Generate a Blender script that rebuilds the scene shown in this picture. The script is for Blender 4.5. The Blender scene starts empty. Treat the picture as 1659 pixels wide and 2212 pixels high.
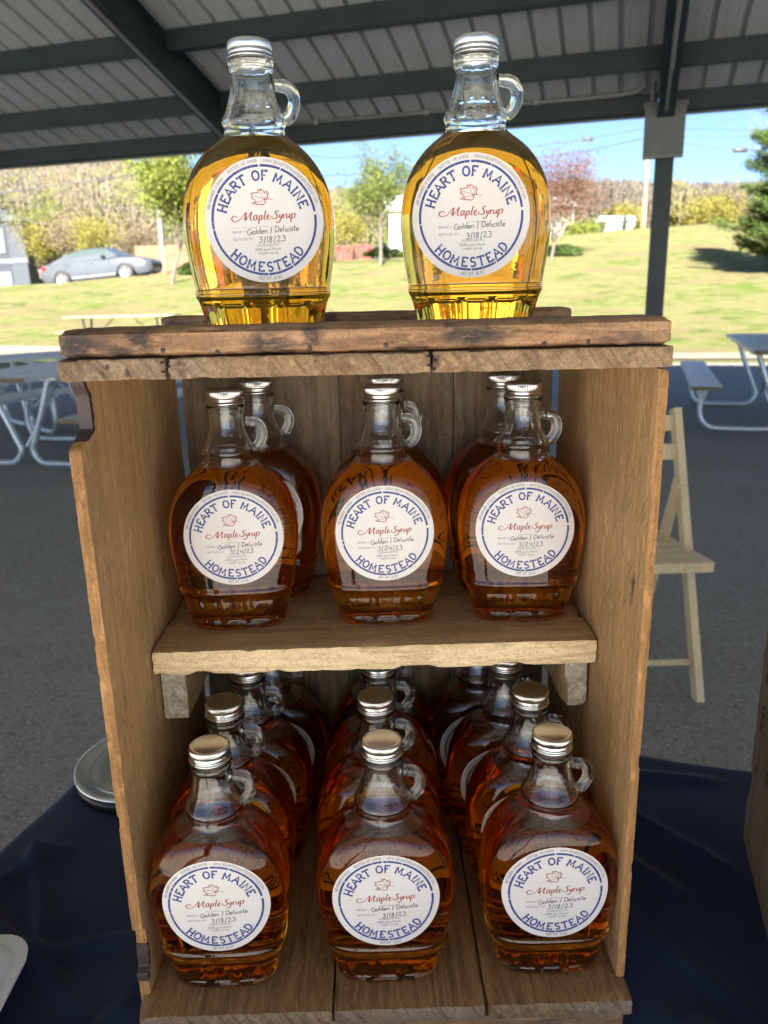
import bpy, math, random
from mathutils import Vector, noise
from math import sin, cos, pi, radians, sqrt

random.seed(7)
S = bpy.context.scene
C = S.collection

# ------------------------------------------------------------------ camera, light, exposure
CAM = Vector((0.0017, -0.5057, 1.300))
YAW, PITCH, ROLL = 0.0132, 0.2739, -0.0233
def cam_axes():
    f = Vector((sin(YAW)*cos(PITCH), cos(YAW)*cos(PITCH), -sin(PITCH)))
    r = Vector((cos(YAW), -sin(YAW), 0)); u = r.cross(f)
    c, s = cos(ROLL), sin(ROLL)
    return c*r + s*u, -s*r + c*u, f
CR, CU, CF = cam_axes()
FPX = 1701.12                       # focal length in units of a 1659 x 2212 picture
cam = bpy.data.objects.new('camera', bpy.data.cameras.new('camera')); C.objects.link(cam)
from mathutils import Matrix
M = Matrix((CR, CU, -CF)).transposed().to_4x4(); M.translation = CAM
cam.matrix_world = M
cam.data.sensor_fit = 'VERTICAL'; cam.data.sensor_height = 36; cam.data.lens = FPX/2212*36
cam.data.clip_start = .02; cam.data.clip_end = 2000
cam.data.dof.use_dof = True; cam.data.dof.focus_distance = .62; cam.data.dof.aperture_fstop = 11
S.camera = cam
def at(x, y, d):
    """world point seen at picture point x, y (1659 x 2212 units), d metres ahead of the camera along Y"""
    v = CF + CR*((x-829.5)/FPX) + CU*(-(y-1106)/FPX)
    return CAM + v*(d/v.y)

SUN_EL, SUN_AZ = radians(29), radians(187)
w = bpy.data.worlds.new('World'); S.world = w; w.use_nodes = True
nt = w.node_tree
sky = nt.nodes.new('ShaderNodeTexSky'); sky.sky_type = 'NISHITA'; sky.sun_disc = False
sky.sun_elevation = SUN_EL; sky.sun_rotation = SUN_AZ; sky.air_density = .47; sky.dust_density = .3; sky.ozone_density = 2.6
bg = nt.nodes['Background']; bg.inputs[1].default_value = .05
nt.links.new(sky.outputs[0], bg.inputs[0])
sl = bpy.data.lights.new('sun', 'SUN'); sl.energy = 4.8; sl.angle = radians(.5); sl.color = (1, .95, .86)
so = bpy.data.objects.new('sun', sl); C.objects.link(so)
so.rotation_euler = Vector((-sin(SUN_AZ)*cos(SUN_EL), -cos(SUN_AZ)*cos(SUN_EL), -sin(SUN_EL))).to_track_quat('-Z', 'Y').to_euler()
S.view_settings.view_transform = 'Standard'; S.view_settings.look = 'None'
S.view_settings.exposure = 2.55; S.view_settings.gamma = 1; S.view_settings.use_curve_mapping = False
cy = S.cycles
cy.max_bounces = 26; cy.transmission_bounces = 24; cy.glossy_bounces = 8; cy.diffuse_bounces = 4
cy.transparent_max_bounces = 8; cy.volume_bounces = 0
cy.use_denoising = True; cy.sample_clamp_indirect = 6
cy.use_adaptive_sampling = True; cy.adaptive_threshold = .01

# ------------------------------------------------------------------ helpers
def tag(o, label=None, cat=None, group=None, kind=None):
    if label: o['label'] = label
    if cat: o['category'] = cat
    if group: o['group'] = group
    if kind: o['kind'] = kind
    return o
def empty(name, loc=(0, 0, 0), rz=0, **k):
    o = bpy.data.objects.new(name, None); C.objects.link(o)
    o.location = loc; o.rotation_euler = (0, 0, rz); o.empty_display_size = .05
    return tag(o, **k)
class MB:
    def __init__(s): s.v = []; s.f = []; s.m = []
    def add(s, v, f, mi=0):
        n = len(s.v); s.v += [tuple(p) for p in v]
        s.f += [tuple(i+n for i in q) for q in f]; s.m += [mi]*len(f)
    def box(s, a, b, mi=0):
        x0, y0, z0 = a; x1, y1, z1 = b
        s.add([(x0,y0,z0),(x1,y0,z0),(x1,y1,z0),(x0,y1,z0),(x0,y0,z1),(x1,y0,z1),(x1,y1,z1),(x0,y1,z1)],
              [(0,3,2,1),(4,5,6,7),(0,1,5,4),(1,2,6,5),(2,3,7,6),(3,0,4,7)], mi)
    def beam(s, p, q, wd, ht, up=(0, 0, 1), mi=0):
        """box beam from p to q; wd across, ht along up"""
        p, q = Vector(p), Vector(q); d = (q-p).normalized(); up = Vector(up)
        sd = d.cross(up).normalized(); up = sd.cross(d).normalized()
        v = []
        for e in (p, q):
            for a, b in ((-1,-1),(1,-1),(1,1),(-1,1)): v.append(e + sd*(a*wd/2) + up*(b*ht/2))
        s.add(v, [(0,1,2,3),(7,6,5,4),(0,4,5,1),(1,5,6,2),(2,6,7,3),(3,7,4,0)], mi)
    def tube(s, pts, r, n=10, cap=True, mi=0):
        pts = [Vector(p) for p in pts]; rs = r if isinstance(r, (list, tuple)) else [r]*len(pts)
        v = []; f = []; prev = None
        for i, p in enumerate(pts):
            d = (pts[min(i+1, len(pts)-1)] - pts[max(i-1, 0)]).normalized()
            if prev is None:
                a = d.orthogonal().normalized()
            else:
                a = (prev - d*prev.dot(d))
                a = a.normalized() if a.length > 1e-6 else d.orthogonal().normalized()
            prev = a; b = d.cross(a)
            for k in range(n):
                t = 2*pi*k/n; v.append(p + (a*cos(t) + b*sin(t))*rs[i])
        for i in range(len(pts)-1):
            for k in range(n):
                k2 = (k+1) % n
                f.append((i*n+k, i*n+k2, (i+1)*n+k2, (i+1)*n+k))
        if cap:
            f.append(tuple(range(n-1, -1, -1))); f.append(tuple((len(pts)-1)*n+k for k in range(n)))
        s.add(v, f, mi)
    def lathe(s, prof, n=32, c=(0, 0), rfun=None, mi=0, capends=True):
        v = []; f = []
        for i, (r, z) in enumerate(prof):
            for k in range(n):
                t = 2*pi*k/n; rr = rfun(i, t, r, z) if rfun else r
                v.append((c[0]+rr*cos(t), c[1]+rr*sin(t), z))
        for i in range(len(prof)-1):
            for k in range(n):
                k2 = (k+1) % n; f.append((i*n+k, i*n+k2, (i+1)*n+k2, (i+1)*n+k))
        if capends:
            f.append(tuple(range(n-1, -1, -1))); f.append(tuple((len(prof)-1)*n+k for k in range(n)))
        s.add(v, f, mi)
    def mesh(s, name, smooth=False):
        me = bpy.data.meshes.new(name); me.from_pydata(s.v, [], s.f)
        if any(s.m): me.polygons.foreach_set('material_index', s.m)
        if smooth: me.polygons.foreach_set('use_smooth', [True]*len(s.f))
        me.update(); return me
    def build(s, name, mat, parent=None, smooth=False, **k):
        return link(name, s.mesh(name, smooth), mat, parent, **k)
def link(name, me, mat, parent=None, **k):
    o = bpy.data.objects.new(name, me); C.objects.link(o)
    if mat:
        ms = mat if isinstance(mat, (list, tuple)) else [mat]
        if not me.materials:
            for m in ms: me.materials.append(m)
    if parent: o.parent = parent
    return tag(o, **k)
def fix_normals(me):
    import bmesh
    bm = bmesh.new(); bm.from_mesh(me); bmesh.ops.recalc_face_normals(bm, faces=bm.faces); bm.to_mesh(me); bm.free()
def smooth_by_angle(me, deg=35):
    me.polygons.foreach_set('use_smooth', [True]*len(me.polygons))
    me.set_sharp_from_angle(angle=radians(deg))
def copy_tree(o, parent=None):
    c = o.copy(); C.objects.link(c)
    if parent: c.parent = parent
    for ch in o.children: copy_tree(ch, c)
    return c

# ------------------------------------------------------------------ materials
class NB:
    """small node builder"""
    def __init__(s, name):
        s.mat = bpy.data.materials.new(name); s.mat.use_nodes = True
        s.t = s.mat.node_tree; s.n = s.t.nodes; s.b = s.n['Principled BSDF']; s.out = s.n['Material Output']
    def new(s, typ, ins=None, **k):
        nd = s.n.new(typ)
        for a, v in k.items(): setattr(nd, a, v)
        for a, v in (ins or {}).items(): s.put(nd.inputs[a], v)
        return nd
    def put(s, sock, v):
        if isinstance(v, bpy.types.NodeSocket): s.t.links.new(v, sock)
        else:
            if hasattr(sock.default_value, '__len__') and not hasattr(v, '__len__'): v = [v]*len(sock.default_value)
            if hasattr(v, '__len__') and len(sock.default_value) == 4 and len(v) == 3: v = (*v, 1)
            sock.default_value = v
    def coord(s, scale=(1, 1, 1), rot=(0, 0, 0), rand=0, kind='Object'):
        tc = s.new('ShaderNodeTexCoord').outputs[kind]
        if rand:
            oi = s.new('ShaderNodeObjectInfo').outputs['Random']
            m = s.new('ShaderNodeMath', {0: oi, 1: rand}, operation='MULTIPLY').outputs[0]
            tc = s.new('ShaderNodeVectorMath', {0: tc, 1: m}, operation='ADD').outputs[0]
        return s.new('ShaderNodeMapping', {'Vector': tc, 'Scale': scale, 'Rotation': rot}).outputs[0]
    def noise(s, vec, scale=5, detail=4, rough=.5, dist=0, out='Fac'):
        return s.new('ShaderNodeTexNoise', {'Vector': vec, 'Scale': scale, 'Detail': detail, 'Roughness': rough, 'Distortion': dist}).outputs[out]
    def ramp(s, fac, stops, interp='LINEAR'):
        r = s.new('ShaderNodeValToRGB', {'Fac': fac}); e = r.color_ramp; e.interpolation = interp
        while len(e.elements) < len(stops): e.elements.new(.5)
        for el, (p, c) in zip(e.elements, stops):
            el.position = p; el.color = (*c, 1) if hasattr(c, '__len__') else (c, c, c, 1)
        return r.outputs[0]
    def mix(s, fac, a, b, mode='MIX'):
        m = s.new('ShaderNodeMix', data_type='RGBA', blend_type=mode)
        s.put(m.inputs[0], fac); s.put(m.inputs[6], a); s.put(m.inputs[7], b); return m.outputs[2]
    def math(s, op, a, b=0.0, clamp=False):
        return s.new('ShaderNodeMath', {0: a, 1: b}, operation=op, use_clamp=clamp).outputs[0]
    def bump(s, h, strength=.3, dist=.001, normal=None):
        d = {'Height': h, 'Strength': strength, 'Distance': dist}
        if normal is not None: d['Normal'] = normal
        o = s.new('ShaderNodeBump', d).outputs[0]; s.put(s.b.inputs['Normal'], o); return o
    def set(s, **k):
        nm = dict(color='Base Color', rough='Roughness', metal='Metallic', spec='Specular IOR Level', trans='Transmission Weight', ior='IOR', sheen='Sheen Weight', coat='Coat Weight', em='Emission Strength', emc='Emission Color')
        for a, v in k.items(): s.put(s.b.inputs[nm[a]], v)
        return s.mat
def plain(name, col, rough=.6, metal=0, var=.12, scale=8, **k):
    b = NB(name); n = b.noise(b.coord(rand=5), scale, 5, .6)
    c = b.mix(b.ramp(n, [(.3, 0), (.7, 1)]), tuple(x*(1-var) for x in col), tuple(min(1, x*(1+var)) for x in col))
    return b.set(color=c, rough=rough, metal=metal, **k)

def wood(name, light, dark, axis='X', spots=(), rough=.62, fibre=220, grey=.0, greycol=(.30, .27, .23), saw=0, bump=.5, ring=1.0, blotch=.45, scratch=0, plane='XZ'):
    """sawn old wood; axis is the direction the grain runs in"""
    b = NB(name); st = .05
    sc = {'X': (st, 1, 1), 'Y': (1, st, 1), 'Z': (1, 1, st)}[axis]
    v = b.coord(sc, rand=3.0); vi = b.coord((1, 1, 1), rand=3.0)
    fine = b.noise(v, fibre, 5, .65)
    rings = b.noise(v, 26, 3, .55, 1.2)
    wave = b.math('SINE', b.math('MULTIPLY', rings, 42.0))
    wave = b.math('MULTIPLY_ADD', wave, .5); 
    big = b.noise(vi, 7, 4, .6)
    t = b.math('ADD', b.math('MULTIPLY', fine, .65), b.math('MULTIPLY', wave, .22*ring))
    col = b.mix(b.ramp(t, [(.22, 0), (.56, 1)]), dark, light)
    col = b.mix(b.math('MULTIPLY', b.ramp(big, [(.42, 0), (.72, 1)]), blotch), col, tuple(x*.42 for x in dark))
    if grey: col = b.mix(b.math('MULTIPLY', b.ramp(b.noise(vi, 11, 5, .65), [(.4, 0), (.7, 1)]), grey), col, greycol)
    obj = b.new('ShaderNodeTexCoord').outputs['Object']
    wob = b.noise(b.coord(), 90, 4, .7, out='Color')
    wob = b.new('ShaderNodeVectorMath', {0: wob, 1: (.5, .5, .5)}, operation='SUBTRACT').outputs[0]
    wob = b.new('ShaderNodeVectorMath', {0: wob, 'Scale': .016}, operation='SCALE').outputs[0]
    p = b.new('ShaderNodeVectorMath', {0: obj, 1: wob}, operation='ADD').outputs[0]
    for (x, y, z, r, sx, sz, strg) in spots:
        q = b.new('ShaderNodeVectorMath', {0: p, 1: (x, y, z)}, operation='SUBTRACT').outputs[0]
        q = b.new('ShaderNodeVectorMath', {0: q, 1: (1/sx, 0, 1/sz) if plane == 'XZ' else (0, 1/sx, 1/sz)}, operation='MULTIPLY').outputs[0]
        d = b.new('ShaderNodeVectorMath', {0: q}, operation='LENGTH').outputs['Value']
        m = b.ramp(b.math('DIVIDE', d, r), [(.35, strg), (1, 0)])
        col = b.mix(m, col, (.035, .028, .028))
    if scratch:
        for k, ang in enumerate((28, -35)):
            vr = b.new('ShaderNodeMapping', {'Vector': b.coord(rand=2+k), 'Rotation': (radians(ang), 0, 0) if axis == 'Z' else (0, radians(ang), 0)}).outputs[0]
            vr = b.new('ShaderNodeMapping', {'Vector': vr, 'Scale': (1, 1, .05) if axis == 'Z' else (.05, 1, 1)}).outputs[0]
            sn_ = b.noise(vr, 420, 2, .5)
            msk = b.noise(b.coord(rand=7+k), 13, 2, .5)
            m_ = b.math('MULTIPLY', b.ramp(sn_, [(.60, 0), (.70, 1)]), b.ramp(msk, [(.5, 0), (.6, scratch)]))
            col = b.mix(m_, col, tuple(min(1, x*1.5) for x in light) if k == 0 else tuple(x*.55 for x in dark))
    pores = b.noise(v, 900, 2, .5)
    col = b.mix(b.math('MULTIPLY', b.ramp(pores, [(.58, 0), (.68, 1)]), .5), col, tuple(x*.45 for x in dark))
    gr1 = b.noise(vi, 520, 3, .7); gr2 = b.noise(b.coord({'X': (.25, 1, 1), 'Y': (1, .25, 1), 'Z': (1, 1, .25)}[axis], rand=5), 260, 4, .75)
    col = b.mix(b.ramp(gr1, [(.38, .45), (.5, 0)]), col, tuple(x*.55 for x in dark))
    col = b.mix(b.ramp(gr2, [(.52, 0), (.68, .5)]), col, tuple(min(1, x*1.35) for x in light))
    spk = b.noise(vi, 160, 3, .6)
    col = b.mix(b.ramp(spk, [(.68, 0), (.76, .6)]), col, tuple(x*.35 for x in dark))
    h = fine
    if saw:
        vs = b.coord((1, 1, 1), (0, radians(38), 0), rand=1)
        vs = b.new('ShaderNodeMapping', {'Vector': vs, 'Scale': (1, .3, .12)}).outputs[0]
        sn = b.noise(vs, 260, 4, .6)
        col = b.mix(b.math('MULTIPLY', b.ramp(sn, [(.5, 0), (.66, 1)]), saw), col, tuple(x*.5 for x in dark))
        h = b.math('ADD', h, sn)
    b.bump(h, bump, .0012)
    return b.set(color=col, rough=b.ramp(fine, [(.2, rough+.15), (.8, rough-.05)]), spec=.35)

WG = (.036, .055, .055)   # dark green steel paint
MT = {}
MT['steel_green'] = plain('green_steel_paint', (.020, .036, .037), .42, var=.25, scale=3)
MT['galv'] = plain('galvanised_tube', (.62, .68, .70), .36, .6, scale=20)
MT['conduit'] = plain('conduit_metal', (.24, .25, .24), .5, .2)
MT['greybox'] = plain('grey_painted_metal', (.16, .175, .165), .5)
MT['alu'] = plain('cap_aluminium', (.60, .59, .57), .19, 1.0, var=.06, scale=40)
MT['syrupy'] = None
b = NB('roof_sheet_metal'); v = b.coord((1, 1, 1)); n = b.noise(b.coord((6, .3, 1)), 6, 4)
b.set(color=b.mix(n, (.40, .425, .41), (.58, .605, .585)), rough=.42, metal=.2); MT['deck'] = b.mat

# crate woods
KY, KZ = .0215, 1.091
MT['w_top'] = wood('wood_top_batten', (.41, .22, .10), (.17, .08, .036), 'X', rough=.6, fibre=160, scratch=.7, blotch=.65,
    spots=[(-.180, 0, 1.270, .019, 1.2, .75, .96), (-.142, 0, 1.274, .013, .9, 1.2, .92), (-.155, 0, 1.266, .011, 1.2, .6, .9), (-.062, 0, 1.268, .016, 1.1, .9, .95), (-.034, 0, 1.276, .009, 1, 1, .9), (.070, 0, 1.272, .016, 1.7, .6, .96), (.053, 0, 1.274, .008, 1, 1, .9), (.025, 0, 1.266, .010, 1.4, .6, .6), (.165, 0, 1.267, .012, 2, .5, .5)], grey=.25)
MT['w_end'] = wood('wood_end_grain', (.40, .245, .115), (.19, .105, .05), 'Y', rough=.75, saw=.6, fibre=60, grey=.5, bump=.9, ring=.3, blotch=.75,
    spots=[(-.165, 0, 1.256, .004, 1, 1, .9), (-.151, 0, 1.253, .003, 1, 1, .9), (-.118, 0, 1.2555, .005, 1, 1.4, .9), (.043, 0, 1.256, .005, 1, 1.5, .8)])
MT['w_side'] = wood('wood_side_panel', (.60, .36, .155), (.39, .225, .095), 'Z', rough=.6, fibre=150, blotch=.35, bump=.4, ring=.6, grey=.25, greycol=(.22, .16, .10), scratch=.8, plane='YZ', spots=[(0, KY, KZ, .010, .55, 1.3, .8), (0, KY+.003, KZ-.012, .004, .4, 2, .7), (0, .17, 1.16, .008, .5, 1.2, .5)])
MT['w_side2'] = wood('wood_left_side_panel', (.60, .36, .155), (.39, .225, .095), 'Z', rough=.6, fibre=150, blotch=.35, bump=.4, ring=.6, grey=.25, greycol=(.22, .16, .10), scratch=.8, plane='YZ')
MT['w_edge'] = wood('wood_cut_edge', (.47, .245, .085), (.24, .11, .036), 'Z', rough=.7, fibre=70, bump=.8, ring=.4)
MT['w_back'] = wood('wood_back_plank', (.27, .175, .095), (.14, .085, .045), 'Z', rough=.7, fibre=140, grey=.35, blotch=.5)
MT['w_floor'] = wood('wood_floor_plank', (.40, .225, .10), (.20, .105, .045), 'Y', rough=.55, fibre=150, blotch=.6)
MT['w_shelf'] = wood('wood_shelf', (.58, .38, .185), (.39, .24, .11), 'X', rough=.55, fibre=140, blotch=.25, bump=.3, ring=1.3, scratch=.4)
MT['w_pale'] = wood('wood_pale_cut', (.80, .60, .34), (.56, .38, .19), 'X', rough=.6, fibre=120, blotch=.12, bump=.35)
MT['w_paleend'] = wood('wood_pale_end_grain', (.56, .49, .37), (.33, .26, .17), 'Y', rough=.8, fibre=110, blotch=.1, bump=1.0, saw=.3)
MT['pit'] = plain('joint_hole_dark', (.012, .009, .007), .9)
MT['w_dark'] = plain('wood_dark_stain', (.050, .028, .024), .5, var=.5, scale=60)
MT['w_crate2'] = wood('wood_second_crate', (.30, .19, .10), (.15, .09, .045), 'Z', rough=.65, fibre=120, grey=.5)
MT['w_chair'] = wood('wood_chair_beech', (.80, .63, .38), (.68, .51, .29), 'Z', rough=.4, fibre=80, blotch=.1, bump=.1)
MT['w_picnic'] = wood('wood_picnic_weathered', (.74, .76, .76), (.56, .58, .58), 'Y', rough=.36, fibre=30, blotch=.3, bump=.3)
MT['w_picnic_new'] = wood('wood_picnic_yellow', (.42, .33, .18), (.30, .22, .115), 'X', rough=.6, fibre=20, blotch=.1)
MT['w_picnic_edge'] = wood('wood_picnic_edge', (.30, .24, .15), (.16, .12, .07), 'X', rough=.7, fibre=30)

# glass and syrup
def glassmat(name, ior=1.5, bumpy=True, rough=0.0, col=(1, 1, 1)):
    b = NB(name)
    g = b.new('ShaderNodeBsdfGlass', {'Color': col, 'Roughness': rough, 'IOR': ior})
    if bumpy:
        n = b.noise(b.coord(rand=9), 70, 3, .55)
        n2 = b.noise(b.coord((1, 1, .35), rand=4), 210, 3, .5)
        h = b.math('ADD', n, b.math('MULTIPLY', n2, .25))
        bm = b.new('ShaderNodeBump', {'Height': h, 'Strength': .12, 'Distance': .0010}).outputs[0]
        b.put(g.inputs['Normal'], bm)
    b.t.links.new(g.outputs[0], b.out.inputs[0]); b.n.remove(b.b)
    return b.mat
MT['glass'] = glassmat('bottle_glass', 1.5, True, 0, (.985, .995, .985))
MT['cavity'] = glassmat('bottle_inner_wall', 1.5, True)
def syrupmat():
    b = NB('maple_syrup')
    g = b.new('ShaderNodeBsdfGlass', {'Color': (1, 1, 1), 'Roughness': 0.0, 'IOR': .975})
    b.t.links.new(g.outputs[0], b.out.inputs[0]); b.n.remove(b.b)
    a = b.new('ShaderNodeVolumeAbsorption', {'Color': (.972, .765, .05), 'Density': 64.0})
    b.t.links.new(a.outputs[0], b.out.inputs['Volume'])
    return b.mat
MT['syrup'] = syrupmat()
b = NB('label_paper'); v = b.coord(rand=4)
st = b.ramp(b.noise(v, 28, 5, .65), [(.48, 0), (.8, .55)])
b.set(color=b.mix(st, (.70, .65, .61), (.64, .51, .39)), rough=.42, spec=.4); MT['paper'] = b.mat
b = NB('label_navy_ink'); v = b.coord(rand=4)
b.set(color=b.mix(b.ramp(b.noise(v, 620, 3, .6), [(.60, 0), (.68, .75)]), (.028, .042, .20), (.6, .58, .6)), rough=.45); MT['navy'] = b.mat
MT['redink'] = plain('label_red_ink', (.34, .06, .045), .5)
MT['ink'] = plain('label_pen_ink', (.10, .10, .115), .5)
MT['greyink'] = plain('label_grey_ink', (.30, .28, .28), .5)
MT['black'] = plain('black_plastic', (.012, .012, .012), .3)
MT['white'] = plain('white_paint', (.78, .78, .76), .5, var=.04)

# ------------------------------------------------------------------ ground and terrain
UA = radians(18)
UV = Vector((sin(UA), cos(UA), 0)); VV = Vector((cos(UA), -sin(UA), 0))    # pavilion depth and length directions
def pav(s_, t_, z): return Vector((CAM.x, CAM.y, 0)) + VV*s_ + UV*t_ + Vector((0, 0, z))
def interp(x, xs, ys):
    if x <= xs[0]: return ys[0]
    for i in range(len(xs)-1):
        if x <= xs[i+1]: return ys[i] + (ys[i+1]-ys[i])*(x-xs[i])/(xs[i+1]-xs[i])
    return ys[-1]
def crest_d(tn): return interp(tn, [-.9, -.5, -.37, 0, .21, .28, .38, .45, .6], [29, 29.5, 30, 35, 43, 46, 51.5, 53.5, 55])
def d_start(X): return 16.8 - (.25*X if X > 0 else .12*X)
def crest_z(X, d):
    tn = X/d; dc = crest_d(tn); Xc = tn*dc
    return (.143-.0011*Xc)*(dc-d_start(Xc)), dc
def terrain(X, Y):
    d = Y + .506
    if d < 8: return -.012
    k = .143-.0011*X
    e = d-d_start(X)
    z = k*(e+sqrt(e*e+1.2))/2 - .02
    zc, dc = crest_z(X, d)
    if d > dc:
        z2 = zc + (.02 if X > 2 else -.035*max(0, min(1, (2-X)/6)) + .02*max(0, min(1, (X+4)/6)))*(min(d, 52)-dc)
        q = min(1, (d-dc)/3); z = (min(z, zc)*(1-q) + z2*q)
    z = min(z, max(zc, z2) if d > dc else zc)
    if d > 60:
        tn = max(-.9, min(.9, X/d))
        E = interp(tn, [-.9, -.39, -.30, -.25, -.06, .1, .27, .4, .9], [.185, .175, .158, .150, .112, .114, .116, .108, .10])
        top = E*165 + 1.3 - 11
        q = min(1, (d-60)/105); q = q*q*(3-2*q)
        z = z + (max(top, z)-z)*q + 1.5*noise.noise((X*.02, Y*.02, 0))*q
        if d > 165: z -= (d-165)*.02
    z += .05*noise.noise((X*.25, Y*.25, 3))*min(1, max(0, (d-18)/8))
    return z

b = NB('grass_lawn'); v = b.coord()
n1 = b.noise(b.coord((1, 1, 1)), .55, 5, .62); n2 = b.noise(v, 9, 6, .75); n3 = b.noise(v, 2.2, 4, .6)
cgr = b.mix(b.ramp(n2, [(.3, 0), (.7, 1)]), (.145, .22, .038), (.215, .28, .06))
cdr = b.mix(b.ramp(n2, [(.3, 0), (.7, 1)]), (.29, .275, .11), (.37, .335, .155))
c = b.mix(b.ramp(b.math('ADD', b.math('MULTIPLY', n1, .6), b.math('MULTIPLY', n3, .4)), [(.36, 0), (.52, 1)]), cgr, cdr)
n4 = b.noise(b.coord((1, 2.2, 1), rand=2), .35, 5, .65)
c = b.mix(b.ramp(n4, [(.50, 0), (.62, .8)]), c, (.30, .235, .13))
c = b.mix(b.ramp(b.noise(b.coord((1, 1.5, 1)), 1.1, 5, .7), [(.56, 0), (.66, .85)]), c, (.095, .175, .028))
n5 = b.noise(b.coord((1, 3, 1)), 22, 5, .8)
c = b.mix(b.ramp(n5, [(.4, .0), (.75, .14)]), c, (.06, .085, .02))
b.bump(b.math('ADD', n2, n5), 1, .08); b.set(color=c, rough=.9, spec=.1); MT['grass'] = b.mat
b = NB('forest_floor'); n = b.noise(b.coord(), .15, 5, .6)
b.set(color=b.mix(b.ramp(n, [(.35, 0), (.65, 1)]), (.17, .135, .09), (.14, .135, .07)), rough=.95, spec=.1); MT['forest'] = b.mat
b = NB('asphalt'); v = b.coord()
sp = b.new('ShaderNodeTexVoronoi', {'Vector': v, 'Scale': 70.0}).outputs['Distance']
sc = b.new('ShaderNodeTexVoronoi', {'Vector': v, 'Scale': 70.0}).outputs['Color']
sep = b.new('ShaderNodeSeparateColor', {'Color': sc}).outputs[0]
stone = b.math('MULTIPLY', b.ramp(sp, [(.16, 1), (.32, 0)]), b.ramp(sep, [(.66, 0), (.8, 1)]))
fine = b.noise(v, 130, 6, .85); big = b.noise(v, 1.3, 5, .6)
c = b.mix(b.ramp(fine, [(.3, 0), (.72, 1)]), (.125, .115, .10), (.37, .345, .30))
c = b.mix(b.math('MULTIPLY', b.ramp(big, [(.4, 0), (.7, 1)]), .35), c, (.38, .37, .345))
c = b.mix(b.math('MULTIPLY', stone, .8), c, (.5, .5, .49))
c = b.mix(b.ramp(b.noise(v, 38, 4, .7), [(.66, 0), (.75, .7)]), c, (.07, .068, .064))
g1 = b.noise(v, 330, 3, .8)
c = b.mix(b.ramp(g1, [(.50, 0), (.62, .75)]), c, (.42, .41, .385))
vs_ = b.new('ShaderNodeTexVoronoi', {'Vector': v, 'Scale': 85.0}); sc2 = b.new('ShaderNodeSeparateColor', {'Color': vs_.outputs['Color']}).outputs[0]
st2 = b.math('MULTIPLY', b.ramp(vs_.outputs['Distance'], [(.15, 1), (.30, 0)]), b.ramp(sc2, [(.72, 0), (.82, 1)]))
c = b.mix(b.ramp(sc2, [(.0, .4), (.35, 0)]), c, (.06, .055, .048))
c = b.mix(st2, c, (.62, .58, .52))
c = b.mix(b.ramp(g1, [(.36, .8), (.46, 0)]), c, (.045, .044, .042))
b.bump(fine, .8, .003); b.set(color=c, rough=.85, spec=.3); MT['asphalt'] = b.mat
b = NB('gravel_verge'); n = b.noise(b.coord(), 14, 6, .8)
b.set(color=b.mix(b.ramp(n, [(.3, 0), (.7, 1)]), (.18, .155, .115), (.32, .285, .225)), rough=.95); b.bump(n, .8, .02); MT['gravel'] = b.mat
MT['road'] = plain('road_surface', (.16, .16, .16), .9, scale=3)

def grid(name, xs, ys, fz, mat, **k):
    mb = MB(); nx = len(xs)
    mb.v = [(x, y, fz(x, y)) for y in ys for x in xs]
    mb.f = [(j*nx+i, j*nx+i+1, (j+1)*nx+i+1, (j+1)*nx+i) for j in range(len(ys)-1) for i in range(nx-1)]
    mb.m = [0]*len(mb.f)
    return mb.build(name, mat, smooth=True, **k)
def frange(a, b_, n): return [a+(b_-a)*i/(n-1) for i in range(n)]
ys = [-900, -300, -100, -40, 0, 8] + frange(12, 62, 90)
xs = [-700, -300, -120] + frange(-60, 60, 90) + [120, 300, 700]
grid('grass_ground', xs, ys, terrain, MT['grass'], kind='structure')
grid('wooded_hill_ground', [-700, -300] + frange(-170, 170, 70) + [300, 700], frange(62, 200, 50) + [260, 400, 900], terrain, MT['forest'], kind='structure')
mb = MB()
def strip(p0, p1, p2, p3, z, zz=None): mb.add([(*p0, z), (*p1, z), (*p2, z), (*p3, z)], [(0, 1, 2, 3)])
strip((-34, -30), (34, -30), (34, 14.94-.27*34), (-34, 14.94+.27*34), 0.0)
mb.build('asphalt_pavement', MT['asphalt'], kind='structure')
mb = MB(); q = [Vector((CAM.x, CAM.y, 0)) + VV*a + UV*c_ for a, c_ in ((-14, -28), (10, -28), (10, -.2), (-14, -.2))]
mb.add([(p.x, p.y, .004) for p in q], [(0, 1, 2, 3)])
mb.build('bounce_apron', plain('pale_concrete', (.60, .575, .53), .85, var=.1, scale=2), kind='structure')  # unseen ground behind the camera, made pale to bounce sunlight onto the crate
# gravel verge following the lawn
mb = MB(); rows = 10; cols = 60; V = []
for i in range(cols+1):
    X = -30 + i
    wob = .35*noise.noise((X*.8, 0, 0)) + .15*noise.noise((X*3, 2, 0))
    for j in range(rows+1):
        q = j/rows; Y = (14.94-.27*X-.02)*(1-q) + (16.3-.30*X+wob)*q
        V.append((X, Y, max(terrain(X, Y), -.012)+.018 + (.01 if q < 1 else -.02)))
mb.add(V, [(i*(rows+1)+j, (i+1)*(rows+1)+j, (i+1)*(rows+1)+j+1, i*(rows+1)+j+1) for i in range(cols) for j in range(rows)])
mb.build('gravel_verge', MT['gravel'], kind='structure')
# road behind the crest of the lawn
mb = MB(); V = []
for i in range(41):
    X = -32 + i*1.0
    for dd in (34.0, 40.5):
        V.append((X, dd-.5, terrain(X, dd-.5) + .03))
mb.add(V, [(2*i, 2*i+2, 2*i+3, 2*i+1) for i in range(40)])
mb.build('road', MT['road'], kind='structure')

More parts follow.
